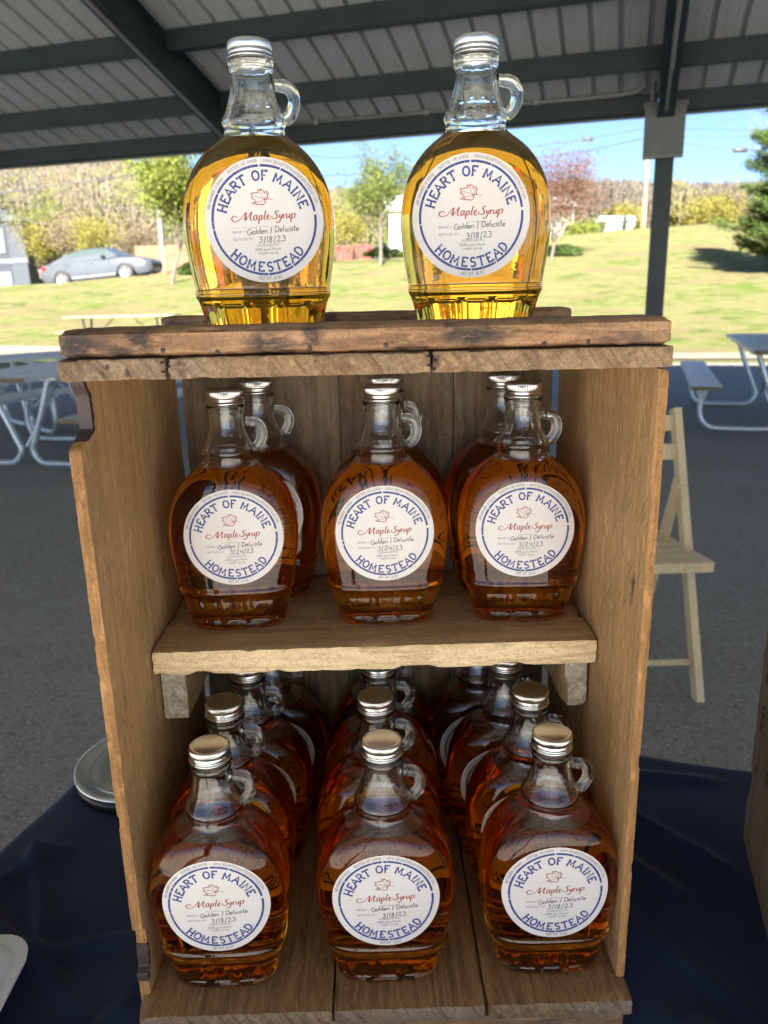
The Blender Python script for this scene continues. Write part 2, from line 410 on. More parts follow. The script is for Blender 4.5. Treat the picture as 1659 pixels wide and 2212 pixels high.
# ------------------------------------------------------------------ lettering: stroked glyphs laid as thin ribbons
def arc(cx, cy_, rx, ry, a0, a1, n=10): return [(cx+rx*cos(radians(a0+(a1-a0)*i/n)), cy_+ry*sin(radians(a0+(a1-a0)*i/n))) for i in range(n+1)]
CAPS = {   # width, strokes
'A': (.80, [[(0,0),(.40,1),(.80,0)], [(.16,.36),(.64,.36)]]),
'B': (.66, [[(.08,0),(.08,1)], [(.08,1),(.38,1)]+arc(.38,.76,.22,.24,90,-90,6)+[(.08,.52)], [(.08,.52),(.4,.52)]+arc(.4,.26,.25,.26,90,-90,6)+[(.08,0)]]),
'C': (.72, [arc(.40,.5,.36,.5,45,315,14)]),
'D': (.74, [[(.08,0),(.08,1)], [(.08,1),(.3,1)]+arc(.3,.5,.4,.5,90,-90,10)+[(.08,0)]]),
'E': (.64, [[(.08,0),(.08,1)], [(.0,1),(.60,1),(.60,.86)], [(.08,.52),(.44,.52)], [(.0,0),(.62,0),(.62,.16)]]),
'F': (.62, [[(.08,0),(.08,1)], [(.0,1),(.60,1),(.60,.84)], [(.08,.52),(.44,.52)], [(-.04,0),(.22,0)]]),
'G': (.76, [arc(.40,.5,.36,.5,45,330,14)+[(.72,.45)], [(.45,.45),(.76,.45)]]),
'H': (.76, [[(.08,0),(.08,1)], [(.68,0),(.68,1)], [(.08,.5),(.68,.5)]]),
'I': (.30, [[(.15,0),(.15,1)]]),
'K': (.72, [[(.08,0),(.08,1)], [(.66,1),(.10,.46)], [(.3,.62),(.68,0)]]),
'L': (.60, [[(.08,0),(.08,1)], [(0,0),(.58,0),(.58,.16)]]),
'M': (.92, [[(.06,0),(.12,1),(.46,.22),(.80,1),(.86,0)]]),
'N': (.80, [[(.08,0),(.08,1),(.70,0),(.70,1)]]),
'O': (.80, [arc(.40,.5,.37,.5,90,450,18)]),
'P': (.66, [[(.08,0),(.08,1)], [(.08,1),(.38,1)]+arc(.38,.74,.24,.26,90,-90,6)+[(.08,.48)]]),
'R': (.72, [[(.08,0),(.08,1)], [(.08,1),(.38,1)]+arc(.38,.75,.24,.25,90,-90,6)+[(.08,.5)], [(.34,.5),(.68,0)]]),
'S': (.64, [arc(.33,.75,.26,.25,30,250,10)+arc(.32,.25,.27,.26,70,-150,10)]),
'T': (.72, [[(.36,0),(.36,1)], [(0,.84),(0,1),(.72,1),(.72,.84)]]),
'U': (.76, [[(.08,1),(.08,.35)]+arc(.38,.3,.30,.3,180,360,8)+[(.68,1)]]),
'W': (1.0, [[(0,1),(.25,0),(.5,.9),(.75,0),(1.0,1)]]),
'X': (.74, [[(.04,0),(.68,1)], [(.04,1),(.70,0)]]),
'Z': (.66, [[(.04,1),(.62,1),(.04,0),(.64,0)]]),
'0': (.62, [arc(.31,.5,.26,.5,90,450,14)]),
'1': (.40, [[(.06,.82),(.22,1),(.22,0)], [(.04,0),(.40,0)]]),
'2': (.6, [arc(.3,.74,.25,.26,160,-30,8)+[(.04,0),(.58,0)]]),
'3': (.6, [arc(.28,.76,.22,.24,150,-80,8), arc(.28,.27,.26,.27,85,-150,9)]),
'4': (.64, [[(.46,0),(.46,1),(.02,.3),(.62,.3)]]),
'5': (.6, [[(.54,1),(.1,1),(.08,.58)]+arc(.28,.32,.27,.32,115,-150,9)]),
'6': (.62, [arc(.31,.3,.26,.3,90,450,12), [(.05,.32),(.16,.75),(.5,1)]]),
'8': (.62, [arc(.31,.76,.2,.24,90,450,12), arc(.31,.27,.26,.27,90,450,12)]),
'9': (.62, [arc(.31,.7,.26,.3,90,450,12), [(.57,.68),(.46,.25),(.12,0)]]),
'.': (.24, [[(.08,0),(.16,.08)]]), ',': (.24, [[(.14,.08),(.06,-.16)]]), ':': (.24, [[(.1,.0),(.1,.09)], [(.1,.55),(.1,.64)]]),
'%': (.8, [[(.7,1),(.1,0)], arc(.2,.78,.15,.2,0,360,8), arc(.6,.22,.15,.2,0,360,8)]),
'*': (.3, [arc(.15,.42,.05,.06,0,360,6)]), ' ': (.36, []),
}
SERIF = set('AHIMNKPRTX')
def serifs(ch, strokes):
    out = []
    if ch not in SERIF: return out
    for st in strokes:
        for a, b_ in ((st[0], st[1]), (st[-1], st[-2])):
            if abs(a[1]) < .01 or abs(a[1]-1) < .01:
                if abs(a[1]-b_[1]) > .3: out.append([(a[0]-.13, a[1]), (a[0]+.13, a[1])])
    return out
LOW = {    # hand-drawn lowercase and capitals for pen writing and small print
'a': (.52, [arc(.24,.25,.2,.25,50,400,10), [(.44,.5),(.44,.05),(.52,0)]]),
'c': (.46, [arc(.25,.25,.21,.25,50,310,9)]),
'd': (.54, [arc(.24,.25,.2,.25,30,380,10), [(.45,1.0),(.45,0)]]),
'e': (.48, [[(.06,.27),(.42,.30)]+arc(.24,.26,.19,.25,10,320,10)]),
'i': (.22, [[(.1,.5),(.1,0)], [(.11,.72),(.12,.76)]]),
'l': (.22, [[(.1,1),(.1,0)]]),
'm': (.80, [[(.06,.5),(.06,0)], arc(.22,.32,.15,.18,180,0,6)+[(.37,0)], arc(.53,.32,.15,.18,180,0,6)+[(.70,0)]]),
'n': (.5, [[(.06,.5),(.06,0)], arc(.24,.30,.17,.2,180,0,6)+[(.42,0)]]),
'o': (.5, [arc(.24,.25,.2,.25,90,450,12)]),
'p': (.52, [[(.08,.5),(.08,-.38)], arc(.27,.25,.19,.25,170,-160,10)]),
'r': (.38, [[(.08,.5),(.08,0)], arc(.26,.28,.17,.2,170,60,4)]),
's': (.4, [[(.34,.44),(.16,.48),(.10,.36),(.32,.18),(.26,.02),(.05,.04)]]),
't': (.38, [[(.2,.95),(.2,.05),(.3,0)], [(.02,.62),(.38,.66)]]),
'u': (.5, [[(.07,.5),(.07,.2)]+arc(.24,.18,.17,.18,180,340,6)+[(.43,.5)], [(.43,.5),(.45,0)]]),
'y': (.48, [[(.05,.5),(.22,.05)], [(.44,.5),(.12,-.4)]]),
'G': (.74, [arc(.40,.45,.34,.48,50,330,12)+[(.70,.42),(.42,.42)], [(.70,.42),(.66,.1)]]),
'D': (.70, [[(.12,.95),(.08,-.05)], [(-.02,.9),(.3,.95)]+arc(.28,.48,.36,.46,80,-90,9)+[(.04,-.04)]]),
'M': (.80, [[(.06,0),(.10,.95),(.38,.3),(.66,.95),(.72,0)]]),
'/': (.36, [[(.26,1.05),(.10,-.2)]]),
'3': (.5, [arc(.22,.76,.18,.2,150,-80,7)+arc(.20,.28,.24,.28,85,-140,8)]),
'1': (.22, [[(.12,1),(.10,0)]]),
'8': (.5, [[(.40,.85),(.22,.98),(.08,.78),(.34,.42),(.36,.1),(.18,0),(.06,.18),(.20,.45),(.42,.85)]]),
'2': (.56, [[(.06,.74),(.18,.94),(.38,.86),(.36,.6),(.06,.06),(.16,.16),(.30,0),(.54,.08)]]),
'4': (.52, [[(.06,.9),(.10,.5),(.40,.52)], [(.40,.95),(.38,0)]]),
'0': (.5, [arc(.24,.45,.2,.45,90,450,12)]), '%': CAPS['%'], ' ': (.3, []),
}
def smooth_pts(p, n=5):
    """Catmull-Rom through the points"""
    q = [p[0]]+list(p)+[p[-1]]; out = []
    for i in range(1, len(q)-2):
        a, b_, c, d = q[i-1], q[i], q[i+1], q[i+2]
        for k in range(n):
            t = k/n; out.append(tuple(.5*((2*b_[j])+(-a[j]+c[j])*t+(2*a[j]-5*b_[j]+4*c[j]-d[j])*t*t+(-a[j]+3*b_[j]-3*c[j]+d[j])*t**3) for j in (0, 1)))
    out.append(p[-1]); return out
def ribbon(out, pts, wd):
    """pts 2-D; wd number or list -> quads appended to out=(verts, faces)"""
    n = len(pts)
    if n < 2: return
    V, F = out; base = len(V); closed = (abs(pts[0][0]-pts[-1][0])+abs(pts[0][1]-pts[-1][1])) < 1e-6
    for i in range(n):
        a = pts[i-1] if i else (pts[-2] if closed else pts[0]); c = pts[i+1] if i < n-1 else (pts[1] if closed else pts[-1])
        b_ = pts[i]
        def nrm(p, q):
            dx, dy = q[0]-p[0], q[1]-p[1]; l = sqrt(dx*dx+dy*dy) or 1; return (-dy/l, dx/l)
        n1 = nrm(a, b_) if a != b_ else nrm(b_, c); n2 = nrm(b_, c) if b_ != c else n1
        mx, my = n1[0]+n2[0], n1[1]+n2[1]; l = sqrt(mx*mx+my*my)
        if l < .5: mx, my, s_ = n1[0], n1[1], 1
        else: mx, my = mx/l, my/l; s_ = min(1.6, 2/l)
        h = (wd[i] if hasattr(wd, '__len__') else wd)/2*s_
        V += [(b_[0]-mx*h, b_[1]-my*h), (b_[0]+mx*h, b_[1]+my*h)]
    for i in range(n-1): F.append((base+2*i, base+2*i+2, base+2*i+3, base+2*i+1))
def text_line(out, txt, font, x0, x1, yb, h, wd, slant=0, jig=0, rise=0):
    W = sum(font[c][0] for c in txt); gap = .10*W/len(txt) if font is LOW else .16
    tot = W + gap*(len(txt)-1); sx = (x1-x0)/tot; x = 0; rnd = random.Random(len(txt)*7+int(yb*990)+int(slant*100))
    for c in txt:
        g = font[c]; dy = rnd.uniform(-jig, jig)
        for st in list(g[1]) + (serifs(c, g[1]) if font is CAPS else []):
            st2 = smooth_pts(st, 2) if (font is LOW and len(st) > 4) else st
            ribbon(out, [(x0+(x+p[0])*sx+slant*p[1]*h, yb+(p[1]+dy)*h+rise*(x+p[0])*sx) for p in st2], wd)
        x += g[0]+gap
def arc_word(out, txt, r, h, a0, a1, wd, bottom=False):
    """letters spread between angles a0..a1 (degrees from the top, clockwise), or from the bottom when bottom"""
    W = [CAPS[c][0] for c in txt]; gap = .22; tot = sum(W)+gap*(len(txt)-1); x = 0
    sc = abs(radians(a1-a0))*r/tot
    for c, w_ in zip(txt, W):
        ang = radians(a0 + (a1-a0)*(x+w_/2)/tot)
        arc_letter(out, c, r, h, ang, wd, sc, bottom); x += w_+gap
def arc_letter(out, c, r, h, ang, wd, sc, bottom=False, serif=True):
    w_, sts = CAPS[c]; rnd = random.Random(ord(c)+int(ang*50))
    ang += 0
    for st in list(sts) + (serifs(c, sts) if serif else []):
        pp = []
        for (px, py) in st:
            lx = (px-w_/2)*sc; ly = (py-.5)*h
            if not bottom:
                cx_, cy2 = sin(ang)*r, cos(ang)*r; ux, uy = cos(ang), -sin(ang); vx, vy = sin(ang), cos(ang)
            else:
                cx_, cy2 = sin(ang)*r, -cos(ang)*r; ux, uy = cos(ang), sin(ang); vx, vy = -sin(ang), cos(ang)
            pp.append((cx_+ux*lx+vx*ly, cy2+uy*lx+vy*ly))
        ribbon(out, pp, wd)
def ring(out, r0, r1, a0, a1, n=90):
    V, F = out; b_ = len(V)
    for i in range(n+1):
        a = radians(a0+(a1-a0)*i/n); V += [(r0*sin(a), r0*cos(a)), (r1*sin(a), r1*cos(a))]
    F += [(b_+2*i, b_+2*i+1, b_+2*i+3, b_+2*i+2) for i in range(n)]

def label_art(date, var=0):
    jx = (0, .018, -.02, .01)[var]; jy = (0, .008, -.006, .004)[var]; sl_ = (.10, .02, .16, .06)[var]
    navy, red, pen, grey = ([], []), ([], []), ([], []), ([], [])
    for a0, a1 in ((86, 150), (151.2, 180), (181, 263), (264, 302), (303, 359), (360.6, 383), (384, 442.5)):
        ring(navy, .846, .886, a0, a1, max(6, int((a1-a0)/3)))
    for c, a in zip('HEARTOFMAINE', (-71, -59.3, -48.8, -37.2, -25.8, -6, 5.6, 24.3, 39.8, 50.3, 59.3, 71)):
        arc_letter(navy, c, .715, .142, radians(a), .031, .150)
    for c, a in zip('HOMESTEAD', (-45.6, -34.2, -22, -9.2, 2, 12.8, 24.2, 35.2, 46.2)):
        arc_letter(navy, c, .745, .142, radians(a), .031, .150, True)
    for t, a0, a1 in (('380 NUMBER 10 ROAD', -76, -41.5), ('*', -38.4, -37.4), ('DEXTER, ME 04930', -34.4, -2), ('*', .8, 1.8), ('WWW.HEARTOFMAINEHOMESTEAD.COM', 4.5, 75)):
        arc_word(grey, t, .942, .046, a0, a1, .0085)
    arc_word(grey, 'NET WT. 16 OZ', .935, .048, -11, 13, .010, True)
    # maple leaf outline, veins and stem
    lf = [(-.18,.28),(-.14,.30),(-.10,.285),(-.13,.34),(-.18,.37),(-.155,.385),(-.175,.44),(-.12,.445),(-.09,.455),(-.06,.44),(-.055,.50),(-.02,.47),(-.01,.505),(.01,.485),(.04,.465),(.045,.43),(.09,.47),(.085,.42),(.115,.43),(.09,.38),(.095,.35),(.06,.335),(.03,.33),(.055,.30),(.03,.27),(.0,.25),(-.03,.262),(-.10,.265),(-.18,.28)]
    ribbon(red, lf, .014)
    for p in ([(.06,.335),(.10,.34),(.15,.325),(.19,.315)], [(.05,.335),(-.02,.36),(-.13,.40)], [(.05,.335),(.0,.40),(-.03,.47)], [(.05,.335),(-.03,.31),(-.12,.30)], [(.05,.335),(.07,.40)]):
        ribbon(red, p, .007)
    # Maple Syrup in a flowing italic
    def scr(pts, wmax=.019, wmin=.009):
        p = smooth_pts(pts, 6); n = len(p); ws = []
        for i in range(n):
            a = p[max(0, i-1)]; c = p[min(n-1, i+1)]; dx, dy = c[0]-a[0], c[1]-a[1]
            l = sqrt(dx*dx+dy*dy) or 1; ws.append(wmin+.003+(wmax-wmin)*max(0, -dy/l)**1.2)
        ribbon(red, p, ws)
    scr([(-.44,.075),(-.50,.10),(-.54,.06),(-.52,.02),(-.46,.015),(-.40,.04),(-.34,.10),(-.29,.145),(-.30,.10),(-.33,.03)]); scr([(-.30,.145),(-.30,.08),(-.31,.02),(-.26,.08),(-.20,.145),(-.225,.07),(-.225,.02),(-.20,.02)])
    scr([(-.12,.09),(-.155,.085),(-.175,.04),(-.155,.015),(-.13,.04),(-.115,.09),(-.12,.03),(-.10,.025)])
    scr([(-.075,.085),(-.085,.02),(-.10,-.045)]); scr([(-.08,.05),(-.05,.088),(-.03,.07),(-.045,.025),(-.085,.02)])
    scr([(.045,.16),(.02,.10),(.002,.04),(.008,.018),(.03,.025)])
    scr([(.05,.048),(.085,.062),(.09,.088),(.07,.088),(.052,.055),(.055,.025),(.075,.015),(.105,.03)])
    scr([(.26,.13),(.235,.148),(.20,.12),(.215,.09),(.225,.05),(.18,.018),(.14,.03),(.125,.055),(.15,.06)], .021)
    scr([(.27,.085),(.262,.04),(.285,.04),(.315,.085)]); scr([(.315,.085),(.28,.01),(.235,-.045),(.20,-.035),(.21,-.02)])
    scr([(.33,.085),(.33,.05),(.32,.02)]); scr([(.325,.05),(.35,.085),(.37,.082)])
    scr([(.39,.085),(.38,.035),(.395,.02),(.42,.05),(.44,.085)]); scr([(.44,.085),(.43,.03),(.45,.025)])
    scr([(.475,.09),(.46,.02),(.44,-.045)]); scr([(.465,.05),(.50,.09),(.53,.08),(.51,.03),(.465,.025)])
    ribbon(grey, [(-.55, -.098), (.0, -.092), (.58, -.086)], [.003, .008, .003])
    text_line(grey, 'GRADE A:', CAPS, -.56, -.315, -.172, .030, .0065)
    text_line(grey, 'BOTTLED ON:', CAPS, -.55, -.20, -.290, .030, .0065)
    text_line(grey, 'INGREDIENTS:', CAPS, -.17, .235, -.405, .028, .0065)
    text_line(grey, '100% pure Maine', LOW, -.20, .235, -.478, .045, .0075)
    text_line(grey, 'maple syrup', LOW, -.145, .185, -.535, .045, .0075)
    text_line(pen, 'Golden / Delicate', LOW, -.31+jx, .57+jx*.5, -.212+jy, .095, .0125, sl_, .06+.02*var, .03)
    if date == '18': text_line(pen, '3/18/23', LOW, -.13+jx*2, .33+jx, -.352-jy, .098, .0125, sl_, .05+.02*var, .02)
    else: text_line(pen, '3/24/23', LOW, -.15-jx*2, .35-jx, -.352-jy, .098, .0125, sl_, .05+.02*var, .02)
    return dict(navy=navy, red=red, pen=pen, grey=grey)
ART = {(d, k): label_art(d, k) for d in ('18', '24') for k in range(4)}; ART_N = [0]

# ------------------------------------------------------------------ the syrup bottle
PROF = [  # z, half width, half depth, exponent
(.0000,.0370,.0225,3.0),(.0012,.0395,.0248,3.2),(.0035,.0412,.0264,3.3),(.0075,.0421,.0272,3.4),(.0090,.0424,.0274,3.4),(.0120,.0430,.0277,3.4),(.0166,.0439,.0282,3.4),(.0215,.0451,.0287,3.4),(.0258,.0463,.0292,3.4),(.0290,.0472,.0295,3.4),
(.0315,.0480,.0299,3.4),(.0330,.0486,.0303,3.4),(.0345,.0496,.0312,3.4),(.0358,.0502,.0318,3.4),(.0372,.0504,.0319,3.4),(.0386,.0502,.0316,3.4),(.0400,.0499,.0308,3.4),(.0430,.0503,.0308,3.4),(.0480,.0511,.0309,3.4),(.0560,.0525,.0310,3.4),(.0660,.0539,.0310,3.4),(.0756,.0549,.0310,3.4),
(.0852,.0553,.0310,3.4),(.0948,.0545,.0310,3.4),(.1043,.0529,.0310,3.4),(.1090,.0516,.0310,3.4),(.1138,.0500,.0310,3.4),(.1185,.0478,.0310,3.35),(.1231,.0453,.0309,3.3),(.1265,.0430,.0307,3.2),(.1295,.0407,.0303,3.1),(.1324,.0383,.0296,3.0),(.1348,.0360,.0288,2.85),(.1370,.0337,.0277,2.7),(.1392,.0311,.0263,2.5),(.1412,.0286,.0249,2.3),(.1432,.0263,.0232,2.1),(.1450,.0240,.0223,2.0),
(.1465,.0225,.0218,2.0),(.1480,.0217,.0217,2.0),(.1505,.0216,.0216,2.0),(.1525,.0218,.0218,2.0),(.1538,.0226,.0226,2.0),(.1550,.0230,.0230,2.0),(.1564,.0229,.0229,2.0),(.1576,.0221,.0221,2.0),(.1590,.0215,.0215,2.0),(.1603,.0209,.0209,2.0),(.1615,.0201,.0201,2.0),(.1650,.0186,.0186,2.0),(.1686,.0173,.0173,2.0),(.1725,.0163,.0163,2.0),(.1775,.0153,.0153,2.0),(.1820,.0148,.0148,2.0),(.1860,.0147,.0147,2.0),(.1874,.0149,.0149,2.0),(.1886,.0156,.0156,2.0),(.1896,.0158,.0158,2.0),(.1906,.0154,.0154,2.0),(.1914,.0153,.0153,2.0),(.1924,.0160,.0160,2.0),(.1936,.0165,.0165,2.0),(.1948,.0161,.0161,2.0),(.1956,.0144,.0144,2.0),(.1980,.0138,.0138,2.0),(.2030,.0136,.0136,2.0)]
def prof_at(z):
    for i in range(len(PROF)-1):
        if z <= PROF[i+1][0]:
            q = (z-PROF[i][0])/(PROF[i+1][0]-PROF[i][0]); return tuple(PROF[i][k]*(1-q)+PROF[i+1][k]*q for k in range(4))
    return PROF[-1]
def sup(a, b_, n, t):
    c, s_ = cos(t), sin(t)
    return a*math.copysign(abs(c)**(2/n), c), b_*math.copysign(abs(s_)**(2/n), s_)
def sstep(x): x = max(0, min(1, x)); return x*x*(3-2*x)
NSEG = 168
def outer_ring(z, a, b_, n, facets=True):
    out = []
    # even spacing by arc length so that flat faces get vertices
    fine_ = [sup(a, b_, n, 2*pi*k/900) for k in range(901)]
    L = [0]
    for k in range(900): L.append(L[-1]+sqrt((fine_[k+1][0]-fine_[k][0])**2+(fine_[k+1][1]-fine_[k][1])**2))
    j = 0; tot = L[-1]
    for k in range(NSEG):
        s_ = tot*k/NSEG
        while L[j+1] < s_: j += 1
        q = (s_-L[j])/max(1e-9, L[j+1]-L[j]); x = fine_[j][0]*(1-q)+fine_[j+1][0]*q; y = fine_[j][1]*(1-q)+fine_[j+1][1]*q
        r = sqrt(x*x+y*y); rec = 0
        if facets:
            if .007 < z < .0325:      # pressed panels round the foot
                u = (k/NSEG*12 + .5) % 1; e = min(u, 1-u)
                rec = .0013*sstep((e-.10)/.07)*sstep((z-.0078)/.0025)*sstep((.0312-z)/.0025)
            if .163 < z < .186:       # faint flutes on the neck
                rec = .0002*(.5+.5*cos(2*pi*k/NSEG*14))*sstep((z-.163)/.004)*sstep((.186-z)/.004)
        out.append((x*(1-rec/r), y*(1-rec/r)))
    return out
def loft(rings, flip=False):
    mb = MB(); V = []
    for z, rg in rings: V += [(x, y, z) for x, y in rg]
    F = []; n = len(rings[0][1])
    for i in range(len(rings)-1):
        for k in range(n):
            k2 = (k+1) % n; F.append((i*n+k, i*n+k2, (i+1)*n+k2, (i+1)*n+k))
    # caps as fans with a middle ring for smoothness
    F.append(tuple(range(n-1, -1, -1))); m = (len(rings)-1)*n; F.append(tuple(m+k for k in range(n)))
    if flip: F = [tuple(reversed(f)) for f in F]
    mb.add(V, F); return mb
ZO = []
for i in range(len(PROF)-1):
    z0, z1 = PROF[i][0], PROF[i+1][0]; k = 2 if z1-z0 > .0022 else 1
    if .006 < z0 < .033: k = 3
    ZO += [z0+(z1-z0)*j/k for j in range(k)]
ZO.append(PROF[-1][0])
glass_me = loft([(z, outer_ring(z, *prof_at(z)[1:])) for z in ZO]).mesh('bottle_glass', True)
def inner(z, wall=.0023):
    a, b_, n = prof_at(z)[1:]; h = .0012
    a0, b0 = prof_at(z-h)[1:3]; a1, b1 = prof_at(z+h)[1:3]
    ka = min(2.0, sqrt(1+((a1-a0)/(2*h))**2)); kb = min(2.0, sqrt(1+((b1-b0)/(2*h))**2))
    return a-wall*ka, b_-wall*kb, n
def inner_rings(z0, z1, m=40, bottom=True):
    R_ = []
    zs = [z0+(z1-z0)*i/m for i in range(m+1)]
    for i, z in enumerate(zs):
        a, b_, n = inner(z)
        if bottom and z-z0 < .004:
            q = 1-.10*(1-(z-z0)/.004)**2; a *= q; b_ *= q
        R_.append((z, outer_ring(z, a, b_, n, False)))
    return R_
LIQ, AIR = {}, {}
for lv in (.1425, .1372):
    LIQ[lv] = loft(inner_rings(.0052, lv, 44)).mesh('maple_syrup', True)
    AIR[lv] = loft(inner_rings(lv+.0003, .1975, 44, False), flip=True).mesh('air_space', True)
for me in [glass_me]+list(LIQ.values())+list(AIR.values()):
    me.set_sharp_from_angle(angle=radians(50))
# handle: a solid glass loop
hp = [(.0162,.1795),(.0200,.1792),(.0245,.1783),(.0278,.1755),(.0293,.1710),(.0290,.1660),(.0272,.1615),(.0245,.1582),(.0222,.1566)]
hp = smooth_pts(hp, 4)
mb = MB(); mb.tube([(x, 0, z) for x, z in hp], [.0044 if 3 < i < len(hp)-3 else .0040 for i in range(len(hp))], 20); handle_me = mb.mesh('handle', True)
handle_me.set_sharp_from_angle(angle=radians(50))
# cap: rolled aluminium screw cap
capprof = [(.0001,.2066),(.0120,.2066),(.0136,.2064),(.0145,.2070),(.0152,.2066),(.0155,.2056),(.0156,.2050),(.0156,.2022),(.0153,.2016),(.0150,.2010),(.0154,.2001),(.0156,.1993),(.0153,.1986),(.0151,.1980),(.0155,.1973),(.0160,.1968),(.0162,.1962),(.0160,.1957),(.0150,.1956)]
mb = MB()
mb.lathe(capprof, 288, rfun=lambda i, t, r, z: r - (.00042*(.5+.5*cos(72*t)) if 5 <= i <= 8 else 0), capends=False)
cap_me = mb.mesh('cap', True); cap_me.set_sharp_from_angle(angle=radians(60))

def face_y(x, z):
    a, b_, n = prof_at(z)[1:]
    return -b_*(max(0, 1-min(1, abs(x)/a)**n))**(1/n)
RL = .0416
def onto(pts2, off, dx, zc, roll):
    c, s_ = cos(roll), sin(roll); out = []
    for u, v in pts2:
        x = dx+RL*(u*c-v*s_); z = zc+RL*(u*s_+v*c); out.append((x, face_y(x, z)-off, z))
    return out
def disc_pts():
    P = [(0, 0)]; F = []; rings_ = 12; n = 72
    for i in range(1, rings_+1):
        r = i/rings_
        P += [(r*cos(2*pi*k/n), r*sin(2*pi*k/n)) for k in range(n)]
    for k in range(n): F.append((0, 1+k, 1+(k+1) % n))
    for i in range(rings_-1):
        for k in range(n): F.append((1+i*n+k, 1+(i+1)*n+k, 1+(i+1)*n+(k+1) % n, 1+i*n+(k+1) % n))
    return P, F
DP, DF = disc_pts()
BG = 'maple syrup bottles in and on the wooden crate'
def syrup_bottle(x, y, z, lv, date, label, rz=0, dx=0, dz=0, roll=2.0, art=True):
    t = empty('syrup_bottle', (x, y, z), radians(rz), label=label, cat='bottle', group=BG)
    link('glass', glass_me, MT['glass'], t)
    link('syrup', LIQ[lv], MT['syrup'], t)
    link('inner_wall', AIR[lv], MT['cavity'], t)
    link('handle', handle_me, MT['glass'], t)
    link('cap', cap_me, MT['alu'], t)
    if art is None: return t
    zc = .0862+dz; ro = radians(roll)
    mb = MB(); mb.add(onto(DP, .00018, dx, zc, ro), DF); lb = mb.build('paper_label', MT['paper'], t, smooth=True)
    if not art: return t
    A = ART[(date, ART_N[0] % 4)]; ART_N[0] += 1
    for nm, key, mt, off in (('navy_lettering', 'navy', 'navy', .00030), ('red_lettering', 'red', 'redink', .00031), ('handwriting', 'pen', 'ink', .00033), ('small_print', 'grey', 'greyink', .00030)):
        mb = MB(); mb.add(onto(A[key][0], off, dx, zc, ro), A[key][1]); mb.build(nm, MT[mt], lb)
    return t
ZF = .763                       # top of the crate floor
ZS = ZF+.254; ZT = ZF+.4996
syrup_bottle(-.0768, .1156, ZT, .1425, '18', 'left golden syrup bottle standing on top of the crate against the light', 3, .0052, .0005, 2.2)
syrup_bottle(.0825, .1156, ZT, .1425, '18', 'right golden syrup bottle standing on top of the crate against the light', -4, -.0045, .0005, 1.0)
for i, (x, y, dx, ro, rz, lab) in enumerate([(-.1206,.156,.003,1.5,2,'dark syrup bottle at the left end of the shelf front row, dated 3/24/23'), (.0104,.156,0,2.0,0,'dark syrup bottle in the middle of the shelf front row, dated 3/24/23'), (.1297,.156,.0,1.0,-2,'dark syrup bottle at the right end of the shelf front row, beside the side panel')]):
    syrup_bottle(x, y, ZS, .1425, '24', lab, rz, dx, 0.0005, ro)
for x, y, rz, lab in [(-.104,.226,-3,'syrup bottle hidden behind the left front bottle on the shelf'), (.0155,.2285,2,'syrup bottle hidden behind the middle front bottle on the shelf'), (.125,.2265,3,'syrup bottle hidden behind the right front bottle on the shelf')]:
    syrup_bottle(x, y, ZS, .1425, '24', lab, rz)
for x, y, dx, ro, rz, lab in [(-.1288,.0275,.001,3.2,0,'nearest syrup bottle at the left of the crate floor, dated 3/18/23'), (.003,.0275,0,3.0,0,'nearest syrup bottle in the middle of the crate floor, dated 3/18/23'), (.1345,.0300,0,2.2,0,'nearest syrup bottle at the right of the crate floor, dated 3/18/23')]:
    syrup_bottle(x, y, ZF, .1372, '18', lab, rz, dx, -.0012, ro)
for x, y, rz, lab in [(-.1295,.0935,0,'second syrup bottle of the left column under the shelf'), (-.001,.096,0,'second syrup bottle of the middle column under the shelf'), (.1310,.0975,-5,'second syrup bottle of the right column under the shelf'),
                      (-.120,.1605,0,'third syrup bottle of the left column, its cap just below the shelf'), (.002,.163,0,'third syrup bottle of the middle column, its cap just below the shelf'), (.1205,.164,-5,'third syrup bottle of the right column, its neck just below the shelf')]:
    syrup_bottle(x, y, ZF, .1372, '18', lab, rz)
for x, y, rz, lab in [(-.108,.2275,2,'rearmost syrup bottle of the left column against the back planks'), (.005,.2285,0,'rearmost syrup bottle of the middle column against the back planks'), (.104,.2285,0,'rearmost syrup bottle of the right column against the back planks')]:
    syrup_bottle(x, y, ZF, .1372, '18', lab, rz)

